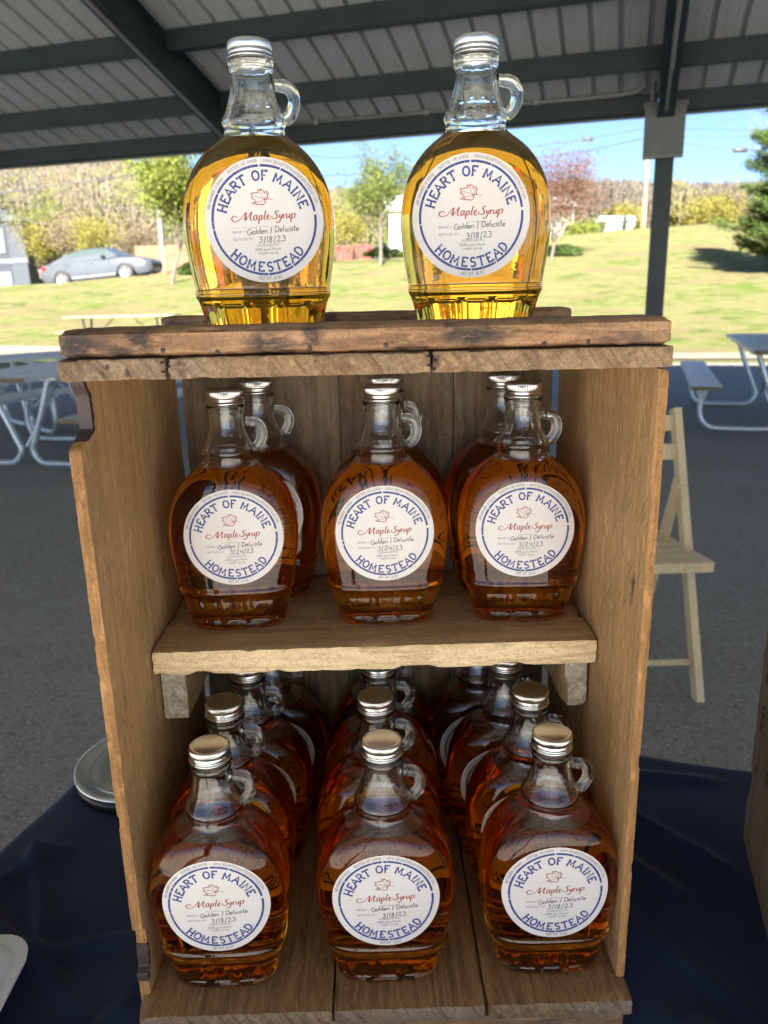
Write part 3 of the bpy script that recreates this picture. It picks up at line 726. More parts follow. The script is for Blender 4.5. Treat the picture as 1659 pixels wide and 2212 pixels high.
# ------------------------------------------------------------------ the wooden crate
def board(name, a, b_, mat, parent, seg=(20, 3, 3), rough=.0008, bev=.0016, seed=0, taper=None, mats=None, facefn=None, **k):
    """a worn board: a subdivided box with softened, chipped edges"""
    nx, ny, nz = seg; mb = MB(); idx = {}
    def vert(i, j, l):
        key = (i, j, l)
        if key in idx: return idx[key]
        p = [a[0]+(b_[0]-a[0])*i/nx, a[1]+(b_[1]-a[1])*j/ny, a[2]+(b_[2]-a[2])*l/nz]
        ends = [(i == 0)-(i == nx), (j == 0)-(j == ny), (l == 0)-(l == nz)]
        ne = sum(1 for e in ends if e)
        nv = noise.noise_vector((p[0]*55+seed, p[1]*55, p[2]*55+seed*3)); nf = noise.noise_vector((p[0]*190+seed, p[1]*190, p[2]*190))
        for q in range(3):
            if ends[q]: p[q] += (nv[q]*.5+nf[q]*.55)*rough
            if ends[q] and ne >= 2: p[q] += ends[q]*bev*(.5+.9*abs(nf[q])+ (1.1 if nv[0] > .42 else 0))*(1 if ne == 2 else 1.5)
        if taper: p = taper(p, ends)
        idx[key] = len(mb.v); mb.v.append(tuple(p)); return idx[key]
    def face(q, mi): mb.f.append(q); mb.m.append(mi)
    for i in range(nx):
        for j in range(ny):
            face((vert(i,j,0), vert(i,j+1,0), vert(i+1,j+1,0), vert(i+1,j,0)), 0); face((vert(i,j,nz), vert(i+1,j,nz), vert(i+1,j+1,nz), vert(i,j+1,nz)), 0)
    for i in range(nx):
        for l in range(nz):
            face((vert(i,0,l), vert(i+1,0,l), vert(i+1,0,l+1), vert(i,0,l+1)), 1 if mats else 0); face((vert(i,ny,l), vert(i,ny,l+1), vert(i+1,ny,l+1), vert(i+1,ny,l)), 1 if mats else 0)
    for j in range(ny):
        for l in range(nz):
            face((vert(0,j,l), vert(0,j,l+1), vert(0,j+1,l+1), vert(0,j+1,l)), 0); face((vert(nx,j,l), vert(nx,j+1,l), vert(nx,j+1,l+1), vert(nx,j,l+1)), 0)
    me = mb.mesh(name)
    o = link(name, me, mats or mat, parent, **k)
    smooth_by_angle(me, 40); return o
crate = empty('wooden_crate', (0, .12, .731), label='old wooden crate standing on end as a shelf for syrup bottles', cat='crate')
crate.location = (0, 0, 0)
HW, TH = .1935, .0068
D = .2711
zt0 = ZF+.4856; zt1 = zt0+.0140; zb1 = zt1+.0177
# tongue and groove planks of the top, their sawn ends to the front
def tg(x0, x1, seed):
    def tp(p, ends):
        m = (zt0+zt1)/2
        if ends[0] == 1 and x0 > -.19: p[0] += .0006*noise.noise((p[2]*400, p[1]*40, 1))
        if ends[0] == -1 and x1 < .19: p[0] += .0006*noise.noise((p[2]*400, p[1]*40, 1))-.0002
        return p
    board('plank', (x0, -.0005, zt0), (x1, D, zt1), None, crate, (36, 20, 10), .0006, .0007, seed, tp, mats=[MT['w_back'], MT['w_end']])
tg(-.1955, -.1270, 1); tg(-.1262, .0405, 2); tg(.0413, .1950, 3)
def roundend(p, ends):
    e = (HW+.0005) - abs(p[0])
    if ends[0] and ends[2] == -1: p[2] -= .004; p[0] *= .992
    return p
board('top_batten', (-.1945, .0005, zt1+.0002), (.1945, .060, zb1), MT['w_top'], crate, (90, 8, 6), .0010, .0024, 11, roundend, label='thick front top batten with round black stains')
board('top_batten', (-.1925, D-.022, zt1+.0002), (.1925, D+.012, zb1+.0012), MT['w_top'], crate, (60, 6, 5), .0009, .0018, 17)
# flat near-black discs stand in for dark holes at the tongue and groove joints
for xj in (-.1266, .0409):
    for dx_, dz_, r_ in ((-.0022, .0112, .0011), (.0015, .0086, .0013), (-.0018, .0052, .0012), (.0012, .0028, .0010), (.0002, .0125, .0007)):
        mb = MB(); rnd = random.Random(int(dz_*1e5)); mb.add([(xj+dx_+r_*1.5*cos(a)*rnd.uniform(.6, 1.2), -.0016, zt0+dz_+r_*.8*sin(a)*rnd.uniform(.6, 1.2)) for a in [2*pi*k/9 for k in range(9)]] + [(xj+dx_, .0005, zt0+dz_)], [tuple(range(9))]+[((k+1) % 9, k, 9) for k in range(9)])
        mb.build('joint_pit', MT['pit'], crate)
# side panels
def scallop(p, ends):
    z = p[2]-ZF
    e = 0
    if z > .440: e = .026*sstep((z-.440)/.012)*(1-.25*sstep((z-.472)/.012))
    if z < .062 and z > .02: e = .006*sstep((.062-z)/.004)*sstep((z-.02)/.004)
    q = 1-min(1, max(0, p[1])/.06)
    p[1] += e*q
    p[1] += .0013*noise.noise((p[2]*26, 1.7, 0))*q
    return p
def side(x0, x1, seed, tp, sgn):
    # body and cut front edge are the same board: the edge gets the fresh orange wood
    board('side_panel', (x0, 0, ZF+.0002 if sgn > 0 else ZF-.018), (x1, D, zt0-.0003), None, crate, (3, 26, 220), .0003, .0005, seed, tp, mats=[MT['w_side2' if sgn < 0 else 'w_side'], MT['w_edge']])
side(-.1955, -.1869, 21, scallop, -1)
side(.1863, .1935, 22, lambda p, e: [p[0], p[1]+.0014*noise.noise((p[2]*22, 7.3, 0))*(1-min(1, max(0, p[1])/.05)), p[2]], 1)
# dark stained remains of the hand hole on the left panel
mb = MB(); V = []; n = 26
for i in range(n+1):
    z = ZF+.4455+(.4850-.4455)*i/n
    pL = scallop([-.1955, 0, z], None); y0 = pL[1]
    V += [(-.1957, y0-.0006, z), (-.1867, y0-.0006, z), (-.1867, y0+.0045+.003*noise.noise((z*200, 0, 0)), z), (-.1957, y0+.006, z)]
mb.add(V, [(4*i+k, 4*i+(k+1) % 4, 4*i+4+(k+1) % 4, 4*i+4+k) for i in range(n) for k in range(4)]+[(3,2,1,0), (4*n, 4*n+1, 4*n+2, 4*n+3)])
mb.build('dark_edge_stain', MT['w_dark'], crate, label='dark stained scalloped edge')
mb = MB(); V = []
for i in range(n+1):
    z = ZF+.014+.030*i/n; y0 = scallop([0, 0, z], None)[1]
    wn = .0012*noise.noise((z*170, 3, 0)); V += [(-.1957+wn*.3, y0-.0005, z), (-.1868+wn, y0-.0005, z), (-.1866, y0+.002+.004*abs(noise.noise((z*120, 0, 4))), z), (-.1957, y0+.004, z)]
mb.add(V, [(4*i+k, 4*i+(k+1) % 4, 4*i+4+(k+1) % 4, 4*i+4+k) for i in range(n) for k in range(4)]+[(3,2,1,0), (4*n, 4*n+1, 4*n+2, 4*n+3)])
mb.build('dark_edge_stain', MT['w_dark'], crate)
# back planks
xb = [-.1832, -.1195, -.0295, .0270, .0830, .1812]
for i in range(5):
    board('back_plank', (xb[i]+.0001, D+.0005, ZF-.012), (xb[i+1]-.0001, D+.0095, zt1-.001), MT['w_back'], crate, (6, 2, 40), .0006, .0008, 31+i)
# floor planks
xf = [-.1935, -.0405, .0790, .1945]
for i in range(3):
    board('plank', (xf[i]+.0004, -.0215, ZF-.0150), (xf[i+1]-.0004, D, ZF), None, crate, (26, 24, 4), .0007, .0012, 41+i, mats=[MT['w_floor'], MT['w_end']])
board('bottom_batten', (-.1920, -.0170, ZF-.0320), (.1900, .040, ZF-.0152), MT['w_top'], crate, (60, 5, 5), .0010, .0020, 45)
board('bottom_batten', (-.1920, D-.03, ZF-.0320), (.1900, D+.010, ZF-.0152), MT['w_top'], crate, (40, 4, 4), .0010, .0020, 46)
# the shelf and its two cleats
board('shelf', (-.1862, .0925, ZS-.0225), (.1855, D-.001, ZS), None, crate, (50, 16, 4), .0007, .0014, 51, mats=[MT['w_shelf'], MT['w_pale']], label='pale middle shelf board')
board('shelf_cleat', (-.1864, .112, ZS-.074), (-.1640, D-.003, ZS-.0228), None, crate, (5, 12, 9), .0010, .0012, 52, mats=[MT['w_shelf'], MT['w_paleend']])
board('shelf_cleat', (.1630, .112, ZS-.074), (.1852, D-.003, ZS-.0228), None, crate, (5, 12, 9), .0010, .0022, 53, mats=[MT['w_shelf'], MT['w_paleend']])
# nail heads
def nail(x, y, z, ax):
    mb = MB(); mb.lathe([(.0001, .0004), (.0014, .0004), (.0017, 0)], 10, capends=False)
    o = mb.build('nail', MT['w_dark'], crate, smooth=True); o.location = (x, y, z)
    if ax == 'Y': o.rotation_euler = (pi/2, 0, 0)
for x in (-.128, -.094, -.036, .012, .112, .140): nail(x, .0005, zt1+.0035+.001*sin(x*90), 'Y')
for x, y in ((.012, .015), (.148, .006), (-.03, .02)): nail(x, y, ZF+.0002, 'Z')

# ------------------------------------------------------------------ the pavilion overhead
PITCHR = math.tan(radians(17)); TE = 8.62; ZE = 2.88; HPUR = .165; RIDGE_T = 2.1
Z0 = ZE + HPUR + PITCHR*TE           # roof sheet height at t = 0
def deck_z(t):
    return Z0 - PITCHR*t if t >= RIDGE_T else (Z0 - PITCHR*RIDGE_T) - PITCHR*(RIDGE_T-t)
REAR_T = 2*RIDGE_T - TE
pav_root = empty('pavilion', pav(.2, TE, 0), label='dark green steel pavilion with ribbed grey metal roof over the market stall', cat='pavilion')
pav_root.location = (0, 0, 0)
S0, S1 = -12.9, 8.6
def roofsheet(s0, t0, t1):
    """one 0.96 m wide ribbed sheet: four tall ribs with two small ribs between each"""
    mb = MB(); prof = []
    for r in range(4):
        b0 = s0 + r*.24
        prof += [(b0, .055), (b0+.030, .055), (b0+.038, 0), (b0+.088, 0), (b0+.093, .0018), (b0+.104, .0018), (b0+.109, 0), (b0+.162, 0), (b0+.167, .0018), (b0+.179, .0018), (b0+.184, 0), (b0+.232, 0)]
    prof.append((s0+.96, .055))
    V = [];
    for s_, h in prof:
        for t in (t0, t1): V.append(pav(s_, t, deck_z(t)+h))
    for s_, h in prof:
        for t in (t0, t1): V.append(pav(s_, t, deck_z(t)+h+.003))
    n = len(prof)
    F = [(2*i, 2*i+2, 2*i+3, 2*i+1) for i in range(n-1)]+[(2*n+2*i, 2*n+2*i+1, 2*n+2*i+3, 2*n+2*i+2) for i in range(n-1)]
    F += [(2*i, 2*n+2*i, 2*n+2*i+2, 2*i+2) for i in range(n-1)]+[(2*i+1, 2*i+3, 2*n+2*i+3, 2*n+2*i+1) for i in range(n-1)]
    mb.add(V, F); mb.build('roof_sheet', MT['deck'], pav_root)
s_ = -12.95
while s_ < 8.0:
    roofsheet(s_, RIDGE_T, TE+.12); roofsheet(s_, REAR_T-.12, RIDGE_T); s_ += .96
rafters = [-12.72, -8.43, -4.14, .20, 4.5, 8.6]
for i in range(len(rafters)-1):
    a, c = rafters[i]+.07, rafters[i+1]-.07
    for t in [TE, 7.90, 6.94, 5.98, 5.02, 4.06, 3.10, 2.2] + [1.18, .22, -.74, -1.70, -2.66, -3.62, REAR_T]:
        z = deck_z(t) - .002
        mb = MB()
        mb.add([pav(a, t, z), pav(c, t, z), pav(c, t, z-HPUR), pav(a, t, z-HPUR), pav(a, t-.004, z), pav(c, t-.004, z), pav(c, t-.004, z-HPUR), pav(a, t-.004, z-HPUR)], [(0,1,2,3), (7,6,5,4), (0,4,5,1), (3,2,6,7), (0,3,7,4), (1,5,6,2)])
        # lower flange turned away from the ridge, with a lip
        fz = z-HPUR
        q = [pav(a, t, fz), pav(c, t, fz), pav(c, t+.065, fz-.012), pav(a, t+.065, fz-.012), pav(a, t, fz-.004), pav(c, t, fz-.004), pav(c, t+.065, fz-.016), pav(a, t+.065, fz-.016)]
        mb.add(q, [(0,1,2,3), (7,6,5,4), (0,4,5,1), (3,2,6,7), (1,5,6,2), (0,3,7,4)])
        mb.build('purlin', MT['steel_green'], pav_root)
# rafters: I-section following the slope
for i, s_ in enumerate(rafters):
    for ta, tb in ((RIDGE_T, TE-.02), (RIDGE_T, REAR_T+.02)):
        za, zb_ = deck_z(ta)-.01, deck_z(tb)-.01; mb = MB()
        up = (UV*PITCHR*(1 if tb > ta else -1) + Vector((0, 0, 1))).normalized()
        hgt = .32
        def P(t, z, d): return pav(s_, t, z) - up*d
        mb.beam(P(ta, za, hgt-.006), P(tb, zb_, hgt-.006), .15, .012, up)
        mb.beam(P(ta, za, hgt/2), P(tb, zb_, hgt/2), .010, hgt-.03, up)
        mb.beam(P(ta, za, .004), P(tb, zb_, .004), .15, .008, up)
        mb.build('rafter', MT['steel_green'], pav_root)
        mb = MB(); mb.beam(P(ta, za, hgt+.02)+VV*.0, P(tb-.3*(1 if tb > ta else -1), zb_+.3*PITCHR, hgt+.02), .024, .024, up)
        if i in (2, 3) and tb > ta: mb.build('conduit', MT['conduit'], pav_root)
    for t in (TE-.02, REAR_T+.02):
        mb = MB(); p = pav(s_+.02, t, 0); zt = deck_z(t)-.33
        mb.beam(p, p+Vector((0, 0, zt)), .17, .17, UV); mb.build('post', MT['steel_green'], pav_root)
        mb = MB(); mb.beam(p+Vector((0, 0, .001)), p+Vector((0, 0, .022)), .3, .3, UV); mb.build('post_base', MT['steel_green'], pav_root)
# pale eave trim and conduit along the front eave
mb = MB(); z = ZE-.012
mb.beam(pav(S0, TE+.075, z+.01), pav(S1, TE+.075, z+.01), .012, .075); mb.build('eave_trim', MT['greybox'], pav_root)
mb = MB(); mb.tube([pav(-4.0, TE-.07, ZE+.155), pav(-.25, TE-.07, ZE+.150), pav(-.06, TE-.09, ZE+.160), pav(.0, TE-.12, ZE+.20), pav(.01, TE-.12, ZE+.36)], .02, 8); mb.build('conduit', MT['conduit'], pav_root, smooth=True)
for s_ in (-2.1, -1.0, -3.3):
    mb = MB(); mb.beam(pav(s_, TE-.072, ZE+.125), pav(s_, TE-.072, ZE+.18), .05, .05, UV); mb.build('conduit_clamp', MT['conduit'], pav_root)
mb = MB(); c0 = pav(.17, TE-.27, ZE+.11); mb.beam(c0, c0+Vector((0, 0, .18)), .11, .07, UV); mb.build('junction_box', MT['greybox'], pav_root)
mb = MB(); mb.tube([pav(.20, TE-.30, ZE+.26), pav(.205, 7.6, deck_z(7.6)-.36), pav(.21, 5.0, deck_z(5.0)-.36)], .016, 8); mb.build('conduit', MT['conduit'], pav_root, smooth=True)
mb = MB(); mb.tube([pav(.08, TE-.15, ZE-.1), pav(.08, TE-.15, ZE+.40)], .03, 8); mb.build('conduit', MT['greybox'], pav_root, smooth=True)
# the big grey sheet box round the head of the post
mb = MB(); c0 = pav(.197, TE-.17, ZE-.435)
mb.beam(c0, c0+Vector((0, 0, .44)), .36, .16, UV); bx = mb.build('post_head_box', MT['greybox'], pav_root, label='square grey metal box at the top of the post')
mb = MB(); c0 = pav(.197, TE-.17, ZE+.006); mb.beam(c0, c0+Vector((0, 0, .022)), .39, .19, UV); mb.build('lid', MT['greybox'], bx)
mb = MB(); c0 = pav(.197, TE-.252, ZE-.447); mb.beam(c0, c0+Vector((0, 0, .02)), .36, .03, UV); mb.build('lower_lip', MT['conduit'], bx)
# strip light fitting under the roof, top left of the view
mb = MB(); c0 = at(40, 0, 4.6); 
t0 = (c0-CAM).dot(UV); s0 = (c0-CAM).dot(VV)
mb.beam(pav(s0-.7, t0, deck_z(t0)-.10), pav(s0+.33, t0, deck_z(t0)-.10), .14, .06, (0, 0, 1)); mb.build('light_fitting', plain('lamp_housing', (.62, .62, .5), .5), pav_root)

# scattered grit and bits of leaf on the asphalt
rnd = random.Random(12); mb = MB()
for i in range(260):
    x = rnd.uniform(-3.2, 4.5); y = rnd.uniform(1.0, 9.5); r = rnd.uniform(.002, .0055)*(1 if y < 4 else 1.6); a0 = rnd.random()*6
    P_ = [(x+r*rnd.uniform(.6, 1.2)*cos(a0+2*pi*k/5), y+r*rnd.uniform(.6, 1.2)*sin(a0+2*pi*k/5), .0006) for k in range(5)]
    mb.add(P_+[(x, y, r*.7)], [(k, (k+1) % 5, 5) for k in range(5)], rnd.choice((0, 0, 1)))
mb.build('grit', [plain('pale_grit', (.55, .53, .48), .8), plain('leaf_scrap', (.20, .13, .07), .8)], kind='stuff', label='pale grit and leaf scraps scattered on the asphalt', cat='grit')

# ------------------------------------------------------------------ display table and its cloth
TZ = .728
tab = empty('folding_table', pav(0, .65, 0), -UA, label='folding display table hidden under the navy cloth', cat='table')
def tl(s_, t_, z): return (s_, t_-.65, z)   # table-local
mb = MB(); mb.box(tl(-.605, .235, TZ-.030), tl(1.35, .915, TZ-.003)); mb.build('table_top', MT['greybox'], tab)
for sx, ty in ((-.52, .30), (-.52, .85), (1.27, .30), (1.27, .85)):
    mb = MB(); mb.tube([tl(sx, ty, 0), tl(sx, ty, TZ-.03)], .014, 10); mb.build('leg', MT['galv'], tab, smooth=True)
# cloth: stiff drape over the edges with creases
EL, EB, EF, ER = -.613, .922, .228, 1.36       # left, back, front, right edges in pavilion directions
def crease(x, y, x0, y0, x1, y1, wd, h):
    dx, dy = x1-x0, y1-y0; l2 = dx*dx+dy*dy; q = max(0, min(1, ((x-x0)*dx+(y-y0)*dy)/l2))
    d = sqrt((x-x0-q*dx)**2+(y-y0-q*dy)**2); tap = sstep(q/.25)*sstep((1-q)/.25)
    return 1.9*h*math.exp(-(d/(wd*.75))**2)*tap
CL = [(-.42,.04,-.21,.10,.010,.006), (-.42,.16,-.27,.03,.009,.007), (-.38,.24,-.30,.07,.012,.009), (-.33,.10,-.24,.0,.008,.005), (-.40,-.06,-.18,-.02,.012,.005), (-.45,.10,-.36,.0,.006,.004), (-.30,-.10,-.20,.05,.009,.004), (-.41,.13,-.33,.23,.010,.009),
      (.22,.31,.36,.14,.013,.007), (.20,.24,.30,.10,.016,.006), (.22,.0,.34,-.08,.014,.005), (.21,.12,.31,-.02,.010,.003), (.25,.33,.42,.30,.010,.004)]
def cloth(s_, t_):
    """cloth parameter plane -> point; beyond an edge it bends down"""
    os = max(0, EL-s_) + 0; osr = max(0, s_-ER); ob = max(0, t_-EB); of = max(0, EF-t_)
    r = .012
    def bend(o):
        if o <= 0: return 0, 0
        a = min(pi/2, o/r); return (r*sin(a), r*(1-cos(a)) + max(0, o-r*pi/2))
    h = 0; out = [min(max(s_, EL), ER), min(max(t_, EF), EB)]; drop = 0
    for o, ax, sg in ((os, 0, -1), (osr, 0, 1), (ob, 1, 1), (of, 1, -1)):
        hx, dz = bend(o); fl = .018*sin((t_ if ax == 0 else s_)*34+noise.noise((s_*3, t_*3, 0))*4)*min(1, max(0, o-.02)/.1)
        out[ax] += sg*(hx+max(0, fl)+.10*max(0, o-.02)); drop = max(drop, dz)
    p = pav(out[0], out[1], TZ - drop)
    w_ = 0
    for c_ in CL: w_ += crease(p.x, p.y, *c_)
    keep = 1
    if -.215 < p.x < .215 and -.04 < p.y < .30: keep = 0
    p.z += (w_ + .0016*noise.noise((p.x*14, p.y*14, 1)) + .0009*noise.noise((p.x*40, p.y*22, 5)))*(keep if drop < .01 else .3)
    if drop > .01: p += UV*(.006*noise.noise((p.x*9, p.y*9, p.z*5)))
    return p
mb = MB(); ss = []; x = EL-.42
while x < ER+.42:
    ss.append(x); x += .0065 if x < .52 else .03
tt = []; x = EF-.42
while x < EB+.42: tt.append(x); x += .0065
V = [cloth(s_, t_) for t_ in tt for s_ in ss]; nx = len(ss)
mb.add(V, [(j*nx+i, j*nx+i+1, (j+1)*nx+i+1, (j+1)*nx+i) for j in range(len(tt)-1) for i in range(nx-1)])
b = NB('navy_cloth'); v = b.coord()
wv = b.noise(v, 900, 2, .5); fz = b.noise(v, 12, 4, .6)
b.bump(wv, .25, .0004); b.set(color=b.mix(b.ramp(fz, [(.3, 0), (.7, 1)]), (.010, .0165, .043), (.018, .030, .075)), rough=.85, sheen=.12, spec=.15); MT['navycloth'] = b.mat
mb.build('tablecloth', MT['navycloth'], smooth=True, label='navy blue cloth covering the display table under the crate', cat='tablecloth')

# round metal plate on the left, half behind the crate
c0 = at(314, 1632, 1.0); q = (TZ+.030-CAM.z)/(c0.z-CAM.z); c0 = CAM+(c0-CAM)*q
pl = empty('round_plate', (c0.x, c0.y, TZ+.001), label='round silver metal plate on a black base at the left back of the cloth', cat='plate')
RP = .083
mb = MB(); mb.lathe([(0.0001, .0), (RP-.010, 0), (RP-.002, .004), (RP-.0005, .011), (RP-.002, .017), (RP-.006, .018), (.001, .018)], 72, capends=False); mb.build('base', MT['black'], pl, smooth=True)
mb = MB(); mb.lathe([(RP-.004, .0185), (RP+.0005, .020), (RP+.001, .0225), (RP-.001, .0242), (RP-.005, .0246), (RP-.016, .0222), (RP-.019, .0212), (RP-.022, .0222), (RP-.034, .0226), (RP-.045, .0223), (.0005, .0223)], 96, capends=False)
o = mb.build('dish', plain('brushed_plate_metal', (.62, .63, .60), .22, 1.0, var=.04), pl, smooth=True)

# white clamshell container, bottom left corner
cb = empty('food_container', (0, 0, 0), label='white plastic clamshell container cut off by the lower left corner', cat='container')
def rrect(cx_, cy2, hx, hy, r, n=8):
    P = []
    for k, (sx, sy) in enumerate(((1,1),(-1,1),(-1,-1),(1,-1))):
        for i in range(n+1):
            a = radians(90*k+90*i/n); P.append((cx_+sx*(hx-r)+r*cos(a), cy2+sy*(hy-r)+r*sin(a)))
    return P
CX0, CY0 = -.390, -.026
def rloft(name, prof, mat, parent, smooth=True):
    mb = MB(); rg = [(z, rrect(CX0, CY0, hx, hy, r)) for z, hx, hy, r in prof]
    V = [(x, y, z) for z, ps in rg for x, y in ps]; n = len(rg[0][1])
    F = [(i*n+k, i*n+(k+1) % n, (i+1)*n+(k+1) % n, (i+1)*n+k) for i in range(len(rg)-1) for k in range(n)]
    F += [tuple(range(n-1, -1, -1)), tuple((len(rg)-1)*n+k for k in range(n))]
    mb.add(V, F); o = mb.build(name, mat, parent, smooth=True); smooth_by_angle(o.data, 50); return o
whp = NB('white_container_plastic').set(color=(.62, .66, .70), rough=.28, spec=.5)
MT['whp'] = bpy.data.materials['white_container_plastic']
z = TZ+.002
rloft('tray', [(z,.062,.062,.018),(z+.004,.066,.066,.020),(z+.028,.078,.078,.024),(z+.030,.086,.086,.028),(z+.032,.088,.088,.028),(z+.0335,.087,.087,.028)], MT['whp'], cb)
rloft('lid', [(z+.0345,.088,.088,.028),(z+.0365,.089,.089,.028),(z+.038,.086,.086,.027),(z+.036,.080,.080,.025),(z+.040,.077,.077,.024),(z+.056,.069,.069,.022),(z+.060,.064,.064,.020),(z+.0585,.056,.056,.016),(z+.0600,.050,.050,.014)], MT['whp'], cb)
cb.rotation_euler = (0, 0, 0)

# second crate at the right edge, its stencilled side facing left
A0 = at(1602, 1811, 1.0); A0 = CAM+(A0-CAM)*((TZ-CAM.z)/(A0.z-CAM.z)); B0 = at(1659, 2049, 1.0); B0 = CAM+(B0-CAM)*((TZ-CAM.z)/(B0.z-CAM.z))
dirf = (B0-A0); dirf.z = 0; dirf.normalize(); dirr = Vector((-dirf.y, dirf.x, 0))
c2 = empty('second_crate', (A0.x, A0.y, TZ+.002), math.atan2(dirf.y, dirf.x), label='second wooden crate with dark stencilled side cut off by the right edge', cat='crate')
# local x runs along the visible side towards the camera, local y to the right
board('side_panel', (0, 0, 0), (.27, .010, .50), MT['w_crate2'], c2, (16, 3, 40), .0009, .0012, 61)
board('side_panel', (0, .36, 0), (.27, .37, .50), MT['w_crate2'], c2, (8, 2, 12), .0009, .0012, 62)
board('back_plank', (.0, .0102, .0), (.009, .3598, .50), MT['w_crate2'], c2, (2, 10, 12), .0008, .001, 63)
board('plank', (.0, -.002, .5003), (.27, .372, .514), MT['w_crate2'], c2, (8, 12, 3), .0008, .001, 64)
board('shelf', (.010, .0102, .25), (.25, .3598, .262), MT['w_crate2'], c2, (8, 12, 3), .0008, .001, 65)
rnd = random.Random(5); stenc = plain('stencil_ink', (.045, .035, .03), .8, var=.4, scale=90)
for row in range(5):
    xr = .030 + row*.046; zz = .10+.02*(row % 2)
    while zz < .46:
        mk = ([], [])
        hgt = rnd.choice((.014, .019, .024)) * (1.3 if row == 3 else 1)
        g = rnd.choice(('0', '0', '1', '1', 'X')) if row != 3 else '0'
        gl = CAPS[g][1] if g != '1' else [[(.2, 0), (.4, 1)]]
        for st in gl: ribbon(mk, [(xr+p[1]*hgt*.55, zz+p[0]*hgt) for p in st], .0030)
        mb = MB(); mb.add([(x, -.0016, z) for x, z in mk[0]], [tuple(reversed(f)) for f in mk[1]]); mb.build('stencil_mark', stenc, c2)
        zz += hgt*rnd.choice((.9, 1.1, 1.9))

# ------------------------------------------------------------------ folding wooden chair
ch = empty('folding_chair', (.815, 1.76, 0), label='slatted pale wooden folding chair standing on the asphalt right of the crate', cat='chair')
WC = .215
def yst(z): return .0 + .30*z/.905        # line of the long stiles
for sx in (-1, 1):
    mb = MB(); mb.beam((sx*(WC+.003), yst(0), .0), (sx*(WC-.028), yst(.905), .905), .024, .045, (0, -1, .3)); mb.build('front_leg', MT['w_chair'], ch)
    mb = MB(); mb.beam((sx*(WC-.032), .50, .0), (sx*(WC-.032), .215, .68), .022, .040, (0, 1, .3)); mb.build('rear_leg', MT['w_chair'], ch)
for z0, z1 in ((.835, .885), (.745, .795)):
    mb = MB(); n = 8; V = []
    for i in range(n+1):
        x = -WC+.012+(2*WC-.024)*i/n; yy = yst((z0+z1)/2)+.012*(1-(2*i/n-1)**2)
        V += [(x, yy-.006, z0), (x, yy+.008, z0), (x, yy+.008+.004, z1), (x, yy-.006+.004, z1)]
    mb.add(V, [(4*i+k, 4*i+4+k, 4*i+4+(k+1) % 4, 4*i+(k+1) % 4) for i in range(n) for k in range(4)]+[(0,1,2,3), (4*n+3, 4*n+2, 4*n+1, 4*n)])
    mb.build('back_slat', MT['w_chair'], ch)
SE = empty; y0, y1, zs = .012, .34, .470
for sx in (-1, 1):
    mb = MB(); mb.box((sx*(WC+.034)-.021, y0+.003, zs-.030), (sx*(WC+.034)+.021, y1, zs)) if False else mb.beam((sx*(WC+.002), y0+.004, zs-.014), (sx*(WC-.058), y1+.02, zs-.010), .034, .028)
    mb.build('seat_rail', MT['w_chair'], ch)
mb = MB(); mb.box((-WC-.018, y0, zs-.032), (WC+.018, y0+.036, zs-.001)); mb.build('seat_front_rail', MT['w_chair'], ch)
for i in range(5):
    a = y0+.042+i*.060; hw = WC-.020-.030*i/4*1.4
    mb = MB(); mb.box((-hw+.004, a, zs-.016), (hw-.004, a+.050, zs+.001)); mb.build('seat_slat', MT['w_chair'], ch)
mb = MB(); mb.tube([(-WC, yst(.12), .12), (WC, yst(.12), .12)], .0115, 10); mb.build('stretcher', MT['w_chair'], ch, smooth=True)
mb = MB(); mb.tube([(-WC+.03, .445, .13), (WC-.03, .445, .13)], .0105, 10); mb.build('stretcher', MT['w_chair'], ch, smooth=True)

